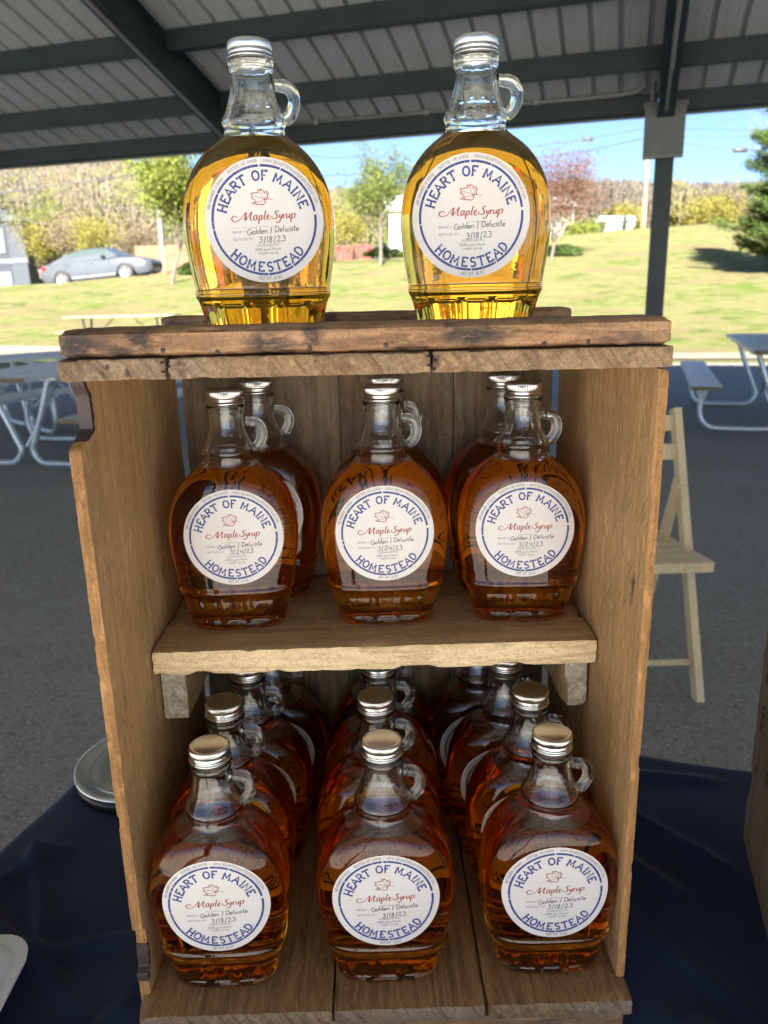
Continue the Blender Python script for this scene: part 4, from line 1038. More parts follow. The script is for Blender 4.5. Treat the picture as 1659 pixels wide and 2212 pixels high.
# ------------------------------------------------------------------ picnic tables
def picnic(x, y, rz, label, L=2.4, wood_='w_picnic', z=0, hue=None, frame='galv', W=.74):
    t = empty('picnic_table', (x, y, z), radians(rz), label=label, cat='picnic table', group='picnic tables with tubular steel frames')
    Wd = MT[wood_]
    n = 3; pw = W/n
    for i in range(n):
        x0 = -W/2+i*pw
        board('table_plank', (x0+.004, -L/2, .712), (x0+pw-.004, L/2, .752), Wd, t, (3, 16, 2), .003, .004, 70+i, mats=[Wd, MT['w_picnic_edge']])
    for sx in (-1, 1):
        board('bench_plank', (sx*.70-.13, -L/2, .412), (sx*.70+.13, L/2, .450), Wd, t, (3, 12, 2), .002, .003, 74+sx, mats=[Wd, MT['w_picnic_edge']])
    for e in (-1, 1):
        yy = e*(L/2-.42)
        for sx in (-1, 1):
            p = [(sx*.27, .70), (sx*.20, .50), (sx*.085, .22), (sx*.055, .15), (sx*.065, .085), (sx*.12, .035), (sx*.20, .024), (sx*.55, .024), (sx*.64, .045), (sx*.70, .11), (sx*.715, .20), (sx*.70, .40)]
            p = smooth_pts(p, 4)
            mb = MB(); mb.tube([(a, yy, b_) for a, b_ in p], .024, 12); mb.build('frame_tube', MT[frame], t, smooth=True)
        mb = MB(); mb.beam((-.34, yy, .700), (.34, yy, .700), .05, .022); mb.build('top_bracket', MT[frame], t)
        for sx in (-1, 1):
            mb = MB(); mb.beam((sx*.70-.12, yy, .402), (sx*.70+.12, yy, .402), .05, .018); mb.build('bench_bracket', MT[frame], t)
            mb = MB(); mb.add([(sx*.70-.07, yy+e*.03, .395), (sx*.70+.05, yy+e*.03, .395), (sx*.70+.0, yy+e*.01, .20), (sx*.70-.07, yy+e*.034, .395), (sx*.70+.05, yy+e*.034, .395), (sx*.70, yy+e*.014, .20)], [(0,1,2), (5,4,3), (0,3,4,1), (1,4,5,2), (2,5,3,0)]); mb.build('gusset', MT[frame], t)
        mb = MB(); mb.tube([(0, yy, .16), (0, yy-e*.62, .70)], .011, 8); mb.build('brace', MT[frame], t, smooth=True)
    return t
picnic(-2.66, 6.30, -12, 'weathered grey picnic table at the left, its end nearest the stall', 1.9)
picnic(-3.15, 8.05, -48, 'weathered picnic table behind the left one, turned so its bench crosses', 1.9)
ax = Vector((sin(radians(19)), cos(radians(19)), 0)); sdv = Vector((ax.y, -ax.x, 0))
pc = Vector((2.88, 6.22, 0)) + ax*1.25 + sdv*.70
picnic(pc.x, pc.y, -19, 'bluish grey picnic table at the right behind the folding chair', 2.5)
pd = at(262, 690, 18.5)
picnic(pd.x+.05, pd.y, 88, 'yellow wooden picnic table standing on the grass in the sun', 2.5, 'w_picnic_new', z=terrain(pd.x, pd.y)-.02, frame='steel_green')

# ------------------------------------------------------------------ the parked car
def car(x, y, z, rz, tilt):
    t = empty('parked_car', (x, y, z), rz, label='grey blue sedan parked on the road beyond the lawn', cat='car')
    t.rotation_euler = (0, -tilt, rz)
    paint = NB('car_paint'); paint.set(color=(.085, .095, .108), rough=.3, metal=.2, coat=.4)
    glass = NB('car_glass').set(color=(.06, .09, .08), rough=.05, spec=.8)
    rub = plain('tyre_rubber', (.03, .03, .03), .7); rim = plain('wheel_alloy', (.60, .60, .60), .3, .8)
    # stations along x: rear 0 .. front 5.1 ; each: lower z, belt z, half widths
    L = 5.05
    def shoulder(u): return interp(u, [0, .10, .35, .9, 2.0, 3.2, 3.7, 4.3, 4.75, 4.95, 5.05], [.86, .97, 1.02, 1.03, 1.01, .99, .985, .92, .82, .74, .62])
    def halfw(u): return interp(u, [0, .15, .6, 1.5, 3.6, 4.4, 4.85, 5.05], [.72, .84, .90, .93, .93, .90, .80, .62])
    def sill(u): return interp(u, [0, .12, .5, 4.6, 4.95, 5.05], [.42, .27, .20, .19, .24, .36])
    mb = MB(); N = 64; V = []; K = 0
    for i in range(N+1):
        u = L*i/N; hw = halfw(u); sh = shoulder(u); sl_ = sill(u); z1 = sh
        sec = [(0, sl_), (hw*.9, sl_), (hw*.97, sl_+.06), (hw, sl_+.30), (hw*1.0, sl_+.45), (hw*.975, sh-.12), (hw*.93, sh-.035), (hw*.80, sh+.005), (hw*.4, sh+.03), (0, sh+.035)]
        # wheel arches: lift the lower outline
        for wc in (1.05, 3.95):
            d = abs(u-wc)
            if d < .40:
                a = .30+sqrt(max(0, .40**2-d*d))*1.0
                sec = [(px, max(pz, a) if px > hw*.6 else pz) for px, pz in sec]
                sec = [(px, min(pz, sh+.035) if k else pz) for k, (px, pz) in enumerate(sec)]
        full = [(px, pz) for px, pz in sec] + [(-px, pz) for px, pz in reversed(sec[1:-1])]
        K = len(full); V += [(u, px, pz) for px, pz in full]
    F = [(i*K+k, i*K+(k+1) % K, (i+1)*K+(k+1) % K, (i+1)*K+k) for i in range(N) for k in range(K)]
    F += [tuple(range(K-1, -1, -1)), tuple(N*K+k for k in range(K))]
    mb.add(V, F); o = mb.build('body', paint.mat, t, smooth=True); fix_normals(o.data); smooth_by_angle(o.data, 40)
    # greenhouse
    def roofz(u): return interp(u, [.55, .9, 1.3, 1.75, 2.3, 2.9, 3.2, 3.75], [1.03, 1.16, 1.33, 1.44, 1.475, 1.45, 1.36, 1.0])
    mb = MB(); V = []; st = [.55, .75, .95, 1.15, 1.35, 1.6, 1.9, 2.2, 2.5, 2.8, 3.0, 3.2, 3.4, 3.6, 3.75]; K = 8
    for u in st:
        zr = roofz(u); q = max(.02, (zr-.99)/.48)
        for s_, f in ((1, .82), (1, .80-.10*q), (1, .77-.17*q), (.62, .70-.16*q)):
            pass
        hwb = .82; hwt = .82-.22*q
        sec = [(hwb, .985), (hwb-.03, .99+(zr-.99)*.3), (hwt+.03, zr-.04*q), (hwt-.08, zr), (0, zr+.02*q)]
        full = sec + [(-a, b_) for a, b_ in reversed(sec[:-1])]; K = len(full); V += [(u, a, b_) for a, b_ in full]
    n = len(st)
    F = [(i*K+k, i*K+k+1, (i+1)*K+k+1, (i+1)*K+k) for i in range(n-1) for k in range(K-1)] + [tuple(range(K-1, -1, -1)), tuple((n-1)*K+k for k in range(K))]
    mb.add(V, F); o = mb.build('cabin', paint.mat, t, smooth=True); fix_normals(o.data); smooth_by_angle(o.data, 45)
    for sy in (-1, 1):
        def win(pts, nm):
            mb = MB(); P = []
            for u, z_ in pts:
                q = max(0, (z_-.99)/.48); yy = (.832-.19*q)*sy; P.append((u, yy, z_))
            P2 = [(a, b_-.02*sy, c_) for a, b_, c_ in P]; n = len(P); mb.add(P+P2, [tuple(range(n)), tuple(range(2*n-1, n-1, -1))]+[(i, i+n, (i+1) % n+n, (i+1) % n) for i in range(n)])
            o = mb.build(nm, glass, t); fix_normals(o.data)
        win([(1.25, 1.07), (1.62, 1.33), (1.98, 1.40), (2.22, 1.41), (2.22, 1.07)], 'side_window')
        win([(2.30, 1.07), (2.30, 1.41), (2.62, 1.40), (2.95, 1.33), (3.38, 1.07)], 'side_window')
        for xx in (1.05, 3.95):
            mb = MB(); mb.lathe([(.20, -.10), (.32, -.10), (.345, -.07), (.345, .07), (.32, .10), (.23, .10), (.20, .07)], 32, capends=False)
            w_ = mb.build('wheel', rub, t, smooth=True); w_.location = (xx, sy*.83, .345); w_.rotation_euler = (-pi/2*sy, 0, 0)
            mb = MB(); mb.lathe([(.232, .085), (.225, .098), (.205, .09), (.195, .06)], 32, capends=False)
            mb.lathe([(.001, .098), (.055, .098), (.065, .085)], 16, capends=False)
            for k in range(10):
                a = 2*pi*k/10; mb.beam((.05*cos(a), .05*sin(a), .085), (.205*cos(a+.1*(-1)**k), .205*sin(a+.1*(-1)**k), .085), .026, .02, (0, 0, 1))
            r_ = mb.build('rim', rim, w_, smooth=False)
            mb = MB(); mb.lathe([(.001, .02), (.2, .02)], 24, capends=False); mb.build('brake_disc', plain('wheel_disc_dark', (.06, .06, .06), .6), w_)  # dark grey disc behind the spokes
        for xx in (1.38, 2.42):
            mb = MB(); mb.beam((xx, sy*.938, .86), (xx+.16, sy*.938, .86), .022, .026); mb.build('door_handle', paint.mat, t)
        mb = MB(); mb.box((3.02, min(sy*.9, sy*1.02), .99), (3.16, max(sy*.9, sy*1.02), 1.11)); mb.build('mirror', MT['black'], t)
        mb = MB(); mb.beam((1.5, sy*.935, .33), (3.5, sy*.935, .30), .02, .05); mb.build('sill_trim', plain('chrome_trim', (.5, .5, .52), .3, .7), t)
        for xa, xb_ in ((2.26, 2.262), (3.30, 3.302), (1.30, 1.302)):
            mb = MB(); mb.beam((xa, sy*.929, .36), (xa+.004, sy*.905, .96), .012, .012, (1, 0, 0)); mb.build('door_seam', MT['black'], t)
        mb = MB(); mb.beam((.02, sy*.74, .78), (.34, sy*.885, .86), .06, .13); mb.build('tail_light', NB('tail_light_red').set(color=(.55, .02, .02), rough=.2), t)
        mb = MB(); mb.beam((.0, sy*.70, .79), (.10, sy*.79, .80), .055, .11); mb.build('reversing_light', MT['white'], t)
        mb = MB(); mb.beam((4.55, sy*.84, .72), (4.93, sy*.66, .66), .05, .10); mb.build('headlight', NB('headlight_glass').set(color=(.55, .55, .55), rough=.1), t)
    mb = MB(); mb.box((4.96, -.55, .42), (5.06, .55, .60)); mb.build('grille', MT['black'], t)
    # windscreen and rear window
    for pts in ([(3.02, .55, 1.425), (3.66, .72, 1.045)], [(1.35, .55, 1.345), (.72, .70, 1.075)]):
        (a, ya, za), (c, yc, zc_) = pts; mb = MB()
        mb.add([(a, -ya, za+.03), (a, ya, za+.03), (c, yc, zc_+.03), (c, -yc, zc_+.03), (a, -ya, za), (a, ya, za), (c, yc, zc_), (c, -yc, zc_)], [(0,1,2,3), (7,6,5,4), (0,4,5,1), (2,6,7,3), (1,5,6,2), (0,3,7,4)])
        o = mb.build('windscreen', glass, t); fix_normals(o.data)
    return t
ca = at(110, 607, 36.9); cbp = at(345, 600, 36.2)
zr_, zf_ = terrain(ca.x+1, ca.y)+.03, terrain(cbp.x-1, cbp.y)+.03
car(ca.x+.05, ca.y-.1, zr_, math.atan2(cbp.y-ca.y, cbp.x-ca.x), math.atan2(zf_-zr_, 3.0))

# ------------------------------------------------------------------ house at the left edge
MT['siding'] = plain('blue_grey_siding', (.028, .034, .046), .7, var=.05)  # both siding tones darkened so the sunlit walls read as shaded
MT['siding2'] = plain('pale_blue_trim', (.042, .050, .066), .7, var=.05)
MT['roofing'] = plain('grey_green_shingle', (.08, .095, .088), .8)
MT['housetrim'] = plain('house_pale_trim', (.10, .115, .14), .6)
MT['winglass'] = NB('window_glass').set(color=(.30, .32, .22), rough=.1)
hc = at(74, 600, 55); hz = 1.6; Wv = 12
h = empty('house', (hc.x, hc.y, hz), 0, label='two storey blue grey house with pale bands at the left edge', cat='house')
H2 = 4.65
def hb(name, a, b_, mat, parent=h, **k):
    mb = MB(); mb.box(a, b_); return mb.build(name, mat, parent, **k)
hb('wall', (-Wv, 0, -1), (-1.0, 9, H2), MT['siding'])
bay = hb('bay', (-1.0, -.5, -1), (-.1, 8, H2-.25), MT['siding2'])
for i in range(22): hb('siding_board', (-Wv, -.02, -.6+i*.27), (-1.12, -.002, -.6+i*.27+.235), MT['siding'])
hb('trim_band', (-Wv, -.06, 2.0), (-1.05, -.021, 2.27), MT['housetrim']); hb('trim_band', (-1.05, -.56, 2.0), (-.04, -.501, 2.27), MT['housetrim'])
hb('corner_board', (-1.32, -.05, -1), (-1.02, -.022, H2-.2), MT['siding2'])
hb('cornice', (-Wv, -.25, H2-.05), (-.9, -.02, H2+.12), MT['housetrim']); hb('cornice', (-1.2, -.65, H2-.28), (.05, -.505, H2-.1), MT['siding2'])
for x, z0, z1 in ((-2.0, 2.75, 4.05), (-1.85, .0, 1.35), (-4.5, 2.75, 4.05), (-4.4, .0, 1.35)):
    f = hb('window', (x-.42, -.10, z0-.12), (x+.42, -.025, z1+.12), MT['housetrim'])
    hb('pane', (x-.28, -.112, z0), (x+.28, -.101, (z0+z1)/2-.03), MT['winglass'], f); hb('pane', (x-.28, -.112, (z0+z1)/2+.03), (x+.28, -.101, z1), MT['winglass'], f)
mb = MB(); mb.add([(-Wv, -.5, H2+.12), (-1.4, -.5, H2+.12), (-1.4, 9.5, H2+.12), (-Wv, 9.5, H2+.12), (-Wv, 4, H2+1.6), (-5.6, 4, H2+1.6)], [(0,1,5,4), (1,2,5), (2,3,4,5), (0,4,3), (3,2,1,0)])
mb.build('roof', MT['roofing'], h)
mb = MB(); mb.add([(-1.3, -.8, H2-.1), (.15, -.8, H2-.1), (.15, 8, H2-.1), (-1.3, 8, H2-.1), (-1.3, -.1, H2+.35), (-.9, -.1, H2+.35), (-.9, 7, H2+.35), (-1.3, 7, H2+.35)], [(0,1,5,4), (1,2,6,5), (2,3,7,6), (4,5,6,7), (3,2,1,0), (0,4,7,3)])
mb.build('bay_roof', MT['roofing'], h)

# ------------------------------------------------------------------ sheds, fence, red things
def shed(p, w_, dep, hh, rz, mat, label, roofm=None, name='shed', cat='building', zb=None):
    z = terrain(p.x, p.y) if zb is None else zb
    t = empty(name, (p.x, p.y, z), rz, label=label, cat=cat)
    mb = MB(); mb.box((0, 0, -1.5), (w_, dep, hh)); mb.build('wall', mat, t)
    mb = MB(); o = .25; mb.add([(-o, -o, hh-.02), (w_+o, -o, hh-.02), (w_+o, dep+o, hh-.02), (-o, dep+o, hh-.02), (-o, dep/2, hh+dep*.18), (w_+o, dep/2, hh+dep*.18)], [(0,1,5,4), (2,3,4,5), (1,2,5), (3,0,4), (3,2,1,0)]); mb.build('roof', roofm or MT['white'], t)
    mb = MB(); mb.box((w_*.2, -.03, 0), (w_*.2+.9, -.003, min(2, hh-.3))); mb.build('door', MT['greybox'], t)
    mb = MB(); mb.box((w_*.6, -.03, hh*.45), (w_*.6+.9, -.003, hh*.45+.7)); mb.build('window', MT['winglass'], t)
    return t
creamw = plain('cream_siding', (.50, .48, .41), .7, var=.04)
p = at(842, 556, 44); shed(p, 5.6, 6, 2.4, 0, creamw, 'white shed behind the small tree between the two top bottles', zb=2.9)
p = at(1150, 524, 50); shed(p, 2.45, 5, 1.6, .0, creamw, 'cream walled building seen beside the right top bottle and the reddish tree', zb=4.3)
p = at(1308, 512, 56); shed(p, 1.75, 2.2, .75, 0, creamw, 'low white tank like hut on the crest left of the tall pale pole', zb=4.72)
brick = plain('orange_brick', (.24, .11, .06), .8, var=.2)
p = at(296, 590, 45); mb = MB(); mb.box((0, 0, 0), (3.6, .25, 2.1)); o = mb.build('orange_fence', brick, label='orange board fence behind the front of the parked car', cat='fence'); o.location = (p.x, p.y, p.z-.7)
for i in range(7):
    mb = MB(); mb.box((.05+i*.52, -.03, 0), (.52+i*.52-.02, -.002, 2.05)); q = mb.build('panel', brick, o)
redm = plain('red_painted_boards', (.26, .045, .03), .6, var=.25)
for i, (x, y, ww, hh, lab) in enumerate(((727, 560, .85, .72, 'left red skip behind the fence between the top bottles'), (773, 560, .70, .80, 'right red skip behind the fence between the top bottles'))):
    p = at(x, y, 46); t = empty('red_skip', (p.x, p.y, p.z-.1), 0, label=lab, cat='skip')
    mb = MB(); mb.add([(0,0,0),(ww,0,0),(ww,1,0),(0,1,0),(-.12,-.1,hh),(ww+.12,-.1,hh),(ww+.12,1.1,hh),(-.12,1.1,hh)], [(0,3,2,1),(4,5,6,7),(0,1,5,4),(1,2,6,5),(2,3,7,6),(3,0,4,7)]); mb.build('body', redm, t)
    mb = MB(); mb.box((-.14, -.14, hh), (ww+.14, -.08, hh+.06)); mb.build('rim', redm, t)
p = at(700, 566, 43); fr = empty('wire_fence', (p.x, p.y, p.z-.15), 0, label='dark wire fence with thin posts on the crest between the top bottles', cat='fence')
for i in range(9):
    mb = MB(); mb.beam((i*.55, 0, 0), (i*.55, 0, .95), .03, .03, (0, 1, 0)); mb.build('post', MT['steel_green'], fr)
mb = MB()
for z in (.3, .6, .92): mb.beam((0, 0, z), (4.4, 0, z), .014, .014)
mb.build('rail', MT['steel_green'], fr)

# ------------------------------------------------------------------ utility poles and wires
polew = plain('pole_pale_wood', (.45, .41, .34), .8, var=.15, scale=3); polelow = plain('pole_orange_wood', (.38, .22, .11), .8, var=.15)
def pole(px, base, d, htop, label, r=.16, split=1.6):
    p = at(px, base, d)
    t = empty('utility_pole', (p.x, p.y, p.z-.6), 0, label=label, cat='pole')
    mb = MB(); mb.tube([(0, 0, 0), (0, 0, split+.6)], [r*1.05, r], 14); mb.build('lower_shaft', polelow, t, smooth=True)
    mb = MB(); mb.tube([(0, 0, split+.6), (0, 0, htop)], [r, r*.72], 14); mb.build('shaft', polew, t, smooth=True)
    mb = MB(); mb.beam((-1.1, -.02-r, htop-.8), (1.1, -.02-r, htop-.8), .09, .11); mb.build('crossarm', polew, t)
    for x in (-1, -.5, .5, 1): mb = MB(); mb.tube([(x, -.02-r, htop-.74), (x, -.02-r, htop-.6)], .04, 8); mb.build('insulator', MT['greybox'], t)
    return t
pole(357, 597, 39, 11.5, 'left utility pole rising behind the light green tree', .13, 1.3)
pole(1388, 508, 50, 12.5, 'right utility pole, white above and orange below, beside the pavilion post', .15, 2.1)
wire_m = plain('cable_black', (.06, .06, .07), .5)
def wire(pts, r, label, ext=()):
    P = [at(x, y, d) for x, y, d in pts]
    Q = []
    for i in range(len(P)-1):
        for k in range(6):
            q = k/6; v_ = P[i].lerp(P[i+1], q); Q.append(v_)
    Q.append(P[-1]); mb = MB(); mb.tube(Q, r, 6)
    mb.build('overhead_wire', wire_m, smooth=True, label=label, cat='wire')
wire([(-300, 450, 36), (0, 416, 37), (217, 388, 38), (343, 368, 39)], .028, 'thick cable crossing the wooded hill at the left')
wire([(-300, 410, 36), (0, 380, 37), (174, 358, 38), (343, 340, 39)], .012, 'thin wire above the thick cable at the left')
wire([(10, 470, 60), (120, 420, 55), (230, 380, 48), (343, 332, 39)], .014, 'slanting wire running down left from the left pole')
wire([(343, 322, 39), (600, 330, 42), (720, 341, 43), (840, 338, 44), (1050, 328, 47), (1141, 317, 48), (1260, 303, 49), (1386, 278, 50)], .016, 'upper wire sagging between the two poles')
wire([(343, 368, 39), (560, 383, 41), (720, 379, 43), (840, 373, 44), (1050, 360, 47), (1167, 340, 48), (1270, 326, 49), (1386, 300, 50)], .026, 'lower wire sagging between the two poles')
wire([(720, 306, 43), (840, 300, 44), (1150, 272, 48), (1386, 240, 50)], .009, 'faint topmost wire close under the pavilion eave')
wire([(1390, 278, 50), (1482, 279, 49), (1659, 281, 47), (1900, 290, 45)], .016, 'upper wire right of the pavilion post')
wire([(1390, 292, 50), (1482, 294, 49), (1659, 298, 47), (1900, 304, 45)], .009, 'faint middle wire right of the pavilion post')
wire([(1390, 300, 50), (1482, 310, 49), (1600, 324, 48), (1700, 322, 46), (1900, 330, 45)], .024, 'lowest wire right of the pavilion post')
for x, y, d, lab in ((1600, 324, 48, 'splice case hanging on the lowest wire right of the post'), (1271, 300, 49, 'small splice case on the upper wire left of the post')):
    p = at(x, y, d); mb = MB(); k = 1 if x > 1500 else .7
    mb.tube([p+Vector((-.42*k, 0, 0)), p+Vector((-.34*k, 0, 0)), p+Vector((.34*k, 0, 0)), p+Vector((.42*k, 0, 0))], [.05*k, .14*k, .14*k, .05*k], 10); mb.build('splice_case', wire_m, smooth=True, label=lab, cat='cable box')

# ------------------------------------------------------------------ trees
def leafmat(name, a, c, rough=.7):
    b = NB(name); n = b.noise(b.coord(), 1.6, 4, .7); n2 = b.noise(b.coord(), 30, 2, .6)
    col = b.mix(b.ramp(b.math('ADD', b.math('MULTIPLY', n, .5), b.math('MULTIPLY', n2, .5)), [(.35, 0), (.65, 1)]), a, c)
    b.set(color=col, rough=rough, spec=.15)
    tr = b.new('ShaderNodeBsdfTranslucent', {'Color': col}); ms = b.new('ShaderNodeMixShader', {'Fac': .35})
    b.t.links.new(b.b.outputs[0], ms.inputs[1]); b.t.links.new(tr.outputs[0], ms.inputs[2]); b.t.links.new(ms.outputs[0], b.out.inputs[0])
    return b.mat
bark = plain('bark_grey', (.13, .11, .09), .9, var=.3, scale=14)
bark2 = plain('bark_pale', (.26, .23, .19), .9, var=.3, scale=14)
LM = dict(light=leafmat('leaf_light_green', (.14, .18, .03), (.25, .28, .065)), mid=leafmat('leaf_mid_green', (.115, .15, .035), (.20, .23, .065)), red=leafmat('leaf_reddish', (.15, .068, .045), (.22, .125, .085)),
          yellow=leafmat('leaf_yellow', (.22, .20, .045), (.33, .29, .075)), pine=leafmat('needle_green', (.05, .09, .022), (.14, .19, .05)), tan=leafmat('leaf_tan', (.20, .155, .10), (.28, .22, .145)))
def leafquad(V, F, p, s_, rnd, flat=0):
    d = Vector((rnd.gauss(0, 1), rnd.gauss(0, 1), rnd.gauss(0, 1)*(1-flat))).normalized(); e = d.orthogonal().normalized()
    e = (e*cos(rnd.random()*6)+d.cross(e)*sin(rnd.random()*6))
    n = len(V); V += [p-d*s_, p+e*s_*.5, p+d*s_, p-e*s_*.5]; F.append((n, n+1, n+2, n+3))
def tree(px, base, d, H, spread, leaf, nleaf, ls, label, seed, trunkh=.25, rt=.09, up=.5, zs=None, levels=4, bk=None, group=None, cat='tree', name='broadleaf_tree', lspread=.28, first=6, x3=None):
    rnd = random.Random(seed); p0 = at(px, base, d) if x3 is None else x3
    t = empty(name, (p0.x, p0.y, p0.z-.05), rnd.random()*6, label=label, cat=cat, group=group)
    tr = MB(); br = MB(); tips = []
    def grow(p, dr, ln, r, lv):
        pts = [p]; q = p; k = 4
        for i in range(k):
            dr = (dr+Vector((rnd.gauss(0, .13), rnd.gauss(0, .13), rnd.gauss(0, .08)+up*.12*(lv > 0)))).normalized()
            q = q+dr*ln/k; pts.append(q)
        rs = [r*(1-.5*i/k) for i in range(k+1)]
        (tr if lv == 0 else br).tube(pts, rs, 8 if lv < 2 else 4, cap=False)
        if lv >= 1:
            for i in range(1, k+1): tips.append((pts[i], lv))
        if lv < levels:
            nb = first if lv == 0 else rnd.choice((3, 4))
            for j in range(nb):
                f = rnd.uniform(.62, 1) if lv == 0 else rnd.uniform(.25, 1)
                b0 = pts[min(k, int(f*k+.5))]
                a = rnd.random()*2*pi; tl_ = rnd.uniform(.45, .95)*spread
                nd = (dr+Vector((cos(a), sin(a), rnd.uniform(-.1, .5)*up*2))*tl_).normalized()
                grow(b0, nd, ln*rnd.uniform(.55, .78) if lv else H*.36*rnd.uniform(.8, 1.2), rs[-1]*rnd.uniform(.5, .75), lv+1)
    grow(Vector((0, 0, 0)), Vector((rnd.gauss(0, .04), 0, 1)), H*trunkh*1.3, rt, 0)
    tr.build('trunk', bk or bark, t, smooth=True)
    br.build('branches', bk or bark, t, smooth=True)
    V, F = [], []
    for i in range(nleaf):
        p, lv = rnd.choice(tips)
        if lv < levels-1 and rnd.random() < .7: continue
        q = p+Vector((rnd.gauss(0, 1), rnd.gauss(0, 1), rnd.gauss(0, .8)))*lspread*H*.12
        leafquad(V, F, q, ls*rnd.uniform(.6, 1.3), rnd)
    mb = MB(); mb.add(V, F); mb.build('crown', leaf, t)
    return t
tree(371, 612, 29.0, 4.5, 1.05, LM['light'], 13000, .058, 'light green young tree on the lawn left of the top bottles', 11, .26, .08, .6, lspread=.42)
tree(821, 578, 32.5, 4.1, 1.0, LM['mid'], 8500, .055, 'young green tree between the two top bottles', 23, .28, .085, .75, lspread=.42)
tree(1190, 566, 32.5, 4.9, 1.25, LM['red'], 17000, .040, 'reddish budding tree just right of the right top bottle', 31, .16, .08, .38, lspread=.55, first=8)
# conifer at the right edge
def conifer(px, base, d, H, R0, label, seed):
    rnd = random.Random(seed); p0 = at(px, base, d); p0.z = terrain(p0.x, p0.y)
    t = empty('pine_tree', tuple(p0), 0, label=label, cat='pine tree')
    mb = MB(); mb.tube([(0, 0, 0), (0, 0, H)], [.13, .02], 8); mb.build('trunk', bark, t, smooth=True)
    bm_ = MB(); V, F = [], []; z = .35
    while z < H-.1:
        R_ = R0*(1-(z/H))**.6*rnd.uniform(.7, 1.1)+.1
        for k in range(7):
            a = rnd.random()*2*pi; L_ = R_*rnd.uniform(.7, 1.1); tipz = z+L_*.35
            e = Vector((cos(a)*L_, sin(a)*L_, tipz)); bm_.tube([(0, 0, z), tuple((Vector((0, 0, z))+e)/2+Vector((0, 0, -.05))), tuple(e)], [.02, .014, .006], 4, cap=False)
            for i in range(int(230*L_)+30):
                f = rnd.uniform(.2, 1.03); c = Vector((0, 0, z)).lerp(e, f)+Vector((rnd.gauss(0, .09), rnd.gauss(0, .09), rnd.gauss(0, .07)))
                dr = Vector((rnd.gauss(0, .5)+cos(a)*.5, rnd.gauss(0, .5)+sin(a)*.5, rnd.uniform(.1, 1))).normalized()*.13; s2 = dr.orthogonal().normalized()*.024
                n = len(V); V += [c-s2, c+s2, c+dr]; F.append((n, n+1, n+2))
        z += .17
    bm_.build('branches', bark, t)
    mb = MB(); mb.add(V, F); mb.build('crown', LM['pine'], t)
conifer(1706, 600, 25.0, 6.6, 2.1, 'bright green pine tree at the right edge of the lawn', 4)
# bare tree behind the pine
tree(1700, 560, 40, 8, 1.1, LM['tan'], 300, .04, 'bare branching tree behind the pine at the right edge', 77, .3, .12, .4, levels=4, bk=bark2)
# shrubs beside the orange fence and house, behind the car
for i, (px, base, d, H, lf, lab) in enumerate(((88, 600, 52, 4.1, 'yellow', 'yellow shrub beside the corner of the blue grey house'), (170, 585, 50, 3.9, 'tan', 'tan budding tree behind the boot of the car'), (222, 585, 48, 3.9, 'yellow', 'yellow budding tree behind the roof of the car'),
        (268, 585, 50, 3.6, 'tan', 'brownish budding tree behind the bonnet of the car'), (128, 580, 60, 6.5, 'light', 'green leafing tree behind the boot of the car'), (452, 600, 37, 2.2, 'yellow', 'yellow bush at the end of the orange fence'), (735, 560, 46, 3.6, 'yellow', 'small yellow green tree right of the left top bottle'), (700, 560, 50, 4.6, 'light', 'green tree just right of the left top bottle'))):
    tree(px, base, d, H, 1.15, LM[lf], 3400, .07, lab, 100+i, .16, .07, .45, lspread=.75, levels=3, first=6)
for i, (px, base, d, H, lf, lab) in enumerate(((1255, 530, 48, 1.7, 'light', 'green shrub behind the reddish tree'), (1345, 500, 62, 2.6, 'yellow', 'small yellow tree left of the right pole'), (1470, 492, 64, 2.7, 'yellow', 'yellow tree just right of the pavilion post'), (1515, 490, 63, 2.7, 'yellow', 'second yellow tree from the pavilion post'),
        (1560, 488, 62, 3.1, 'yellow', 'tallest yellow tree, left of the pine'), (1600, 486, 64, 2.8, 'yellow', 'yellow tree partly behind the pine'), (1420, 500, 66, 2.6, 'tan', 'tan tree mostly hidden by the pavilion post'))):
    tree(px, base, d, H, 1.9, LM[lf], 4200, .085, lab, 200+i, .12, .05, .25, lspread=1.5, levels=3, first=7)
# low hedge bits and junipers at the crest
for i, (px, y, d, w_, lab) in enumerate(((418, 597, 31.5, 1.2, 'dark green bush right behind the light green tree'), (830, 566, 35.5, 1.9, 'low dark hedge at the crest between the top bottles'), (1215, 556, 33.5, 1.7, 'low green bush under the reddish tree'))):
    rnd = random.Random(i); p = at(px, y, d); V, F = [], []
    for k in range(1800):
        a = rnd.random()*2*pi; r = sqrt(rnd.random()); ph = rnd.random()
        leafquad(V, F, Vector((cos(a)*r*w_/2, sin(a)*r*.4, (.05+.42*ph*(1-r*r*.6)))), .05, rnd)
    t = empty('low_bush', (p.x, p.y, terrain(p.x, p.y)), label=lab, cat='bush'); mb = MB(); mb.add(V, F); mb.build('foliage', leafmat('bush_green_%s' % 'abc'[i], (.05, .09, .02), (.10, .16, .04)) if i == 0 else bpy.data.materials['bush_green_a'], t)
    mb = MB(); mb.tube([(0, 0, -.05), (0, 0, .3)], [.03, .015], 6); mb.build('stem', bark, t)

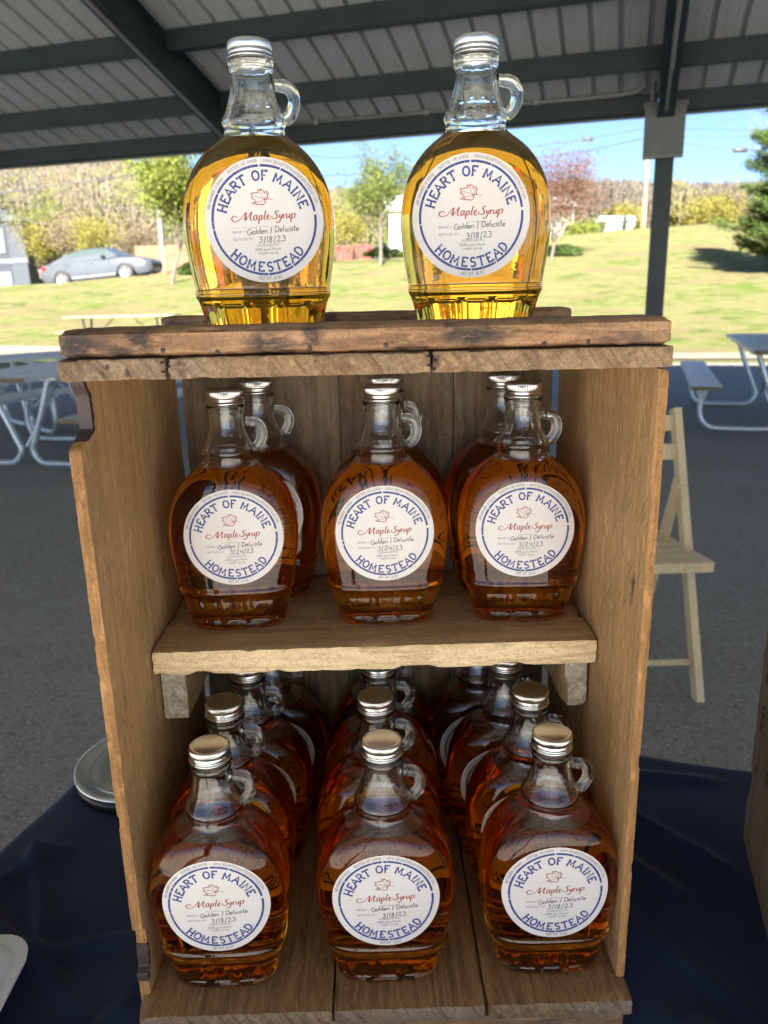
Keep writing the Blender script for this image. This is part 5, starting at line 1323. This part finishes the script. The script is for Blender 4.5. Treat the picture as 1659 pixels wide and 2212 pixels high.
# far woods on the hill: one mass of trunks and twigs
rnd = random.Random(99); kinds = {}
for k_, mt in (('grey', leafmat('twig_grey_brown', (.17, .143, .105), (.22, .185, .138))), ('olive', LM['mid']), ('ochre', leafmat('twig_ochre', (.19, .17, .08), (.25, .225, .11))), ('trunk', plain('far_bark', (.135, .112, .088), .9, var=.3, scale=.4)), ('dark', leafmat('twig_far_brown', (.115, .10, .088), (.155, .135, .118)))):
    kinds[k_] = (mt, [], [])
def fartree(X, Y, z, H, k_, n, ls):
    mt, V, F = kinds['trunk']; r = .03+.009*H
    lx = rnd.gauss(0, .04)*H
    b0 = len(V); V += [Vector((X-r, Y, z-1)), Vector((X+r, Y, z-1)), Vector((X+r*.4+lx, Y, z+H*.93)), Vector((X-r*.4+lx, Y, z+H*.93)), Vector((X, Y+r, z-1)), Vector((X+lx, Y+r*.4, z+H*.93))]
    F += [(b0, b0+1, b0+2, b0+3), (b0+1, b0+4, b0+5, b0+2), (b0+4, b0, b0+3, b0+5)]
    mt, V, F = kinds[k_]
    for i in range(n):
        a = rnd.random()*2*pi; q = rnd.random(); zz = H*(.30+.70*q); R_ = H*.24*sqrt(max(.05, 1-((zz/H-.62)/.42)**2))
        c = Vector((X+cos(a)*R_*sqrt(rnd.random())+lx*zz/H, Y+sin(a)*R_, z+zz))
        d = Vector((cos(a)*.5+rnd.gauss(0, .3), sin(a)*.5, rnd.uniform(.3, 1.2))).normalized()*ls*rnd.uniform(.7, 1.5); s2 = d.cross(Vector((0, 1, .2))).normalized()*ls*.16
        b0 = len(V); V += [c-s2, c+s2, c+d]; F.append((b0, b0+1, b0+2))
for i in range(4200):
    tn = rnd.uniform(-.62, .60); d = 62*(1+1.75*rnd.random()**.8)
    X = tn*d; Y = d-.5; z = terrain(X, Y); H = rnd.uniform(7, 11)
    near = d < 95
    E_ = interp(tn, [-.9, -.39, -.30, -.25, -.06, .1, .27, .4, .9], [.185, .175, .158, .150, .114, .114, .117, .110, .10])
    H = min(H, E_*d*rnd.uniform(.9, 1.03)+1.3-z)
    if H < 2.2: continue
    if tn < -.02: k_ = rnd.choices(('grey', 'ochre', 'olive', 'dark'), (5, 2.4 if near else 1, 1.4 if near else .5, 1))[0]
    elif tn < .15: k_ = rnd.choices(('grey', 'olive', 'dark'), (4, 2, 2))[0]
    else: k_ = rnd.choices(('dark', 'grey', 'ochre'), (6, 1.5, .8))[0]
    fartree(X, Y, z, H, k_, 85, .50 if near else .72)
root = None
wd = MB(); mats_ = []
for i, (k_, (mt, V, F)) in enumerate(kinds.items()):
    wd.add(V, F, i); mats_.append(mt)
o = wd.build('distant_woods', mats_, kind='stuff', label='budding bare woods covering the hill behind the lawn', cat='woods')
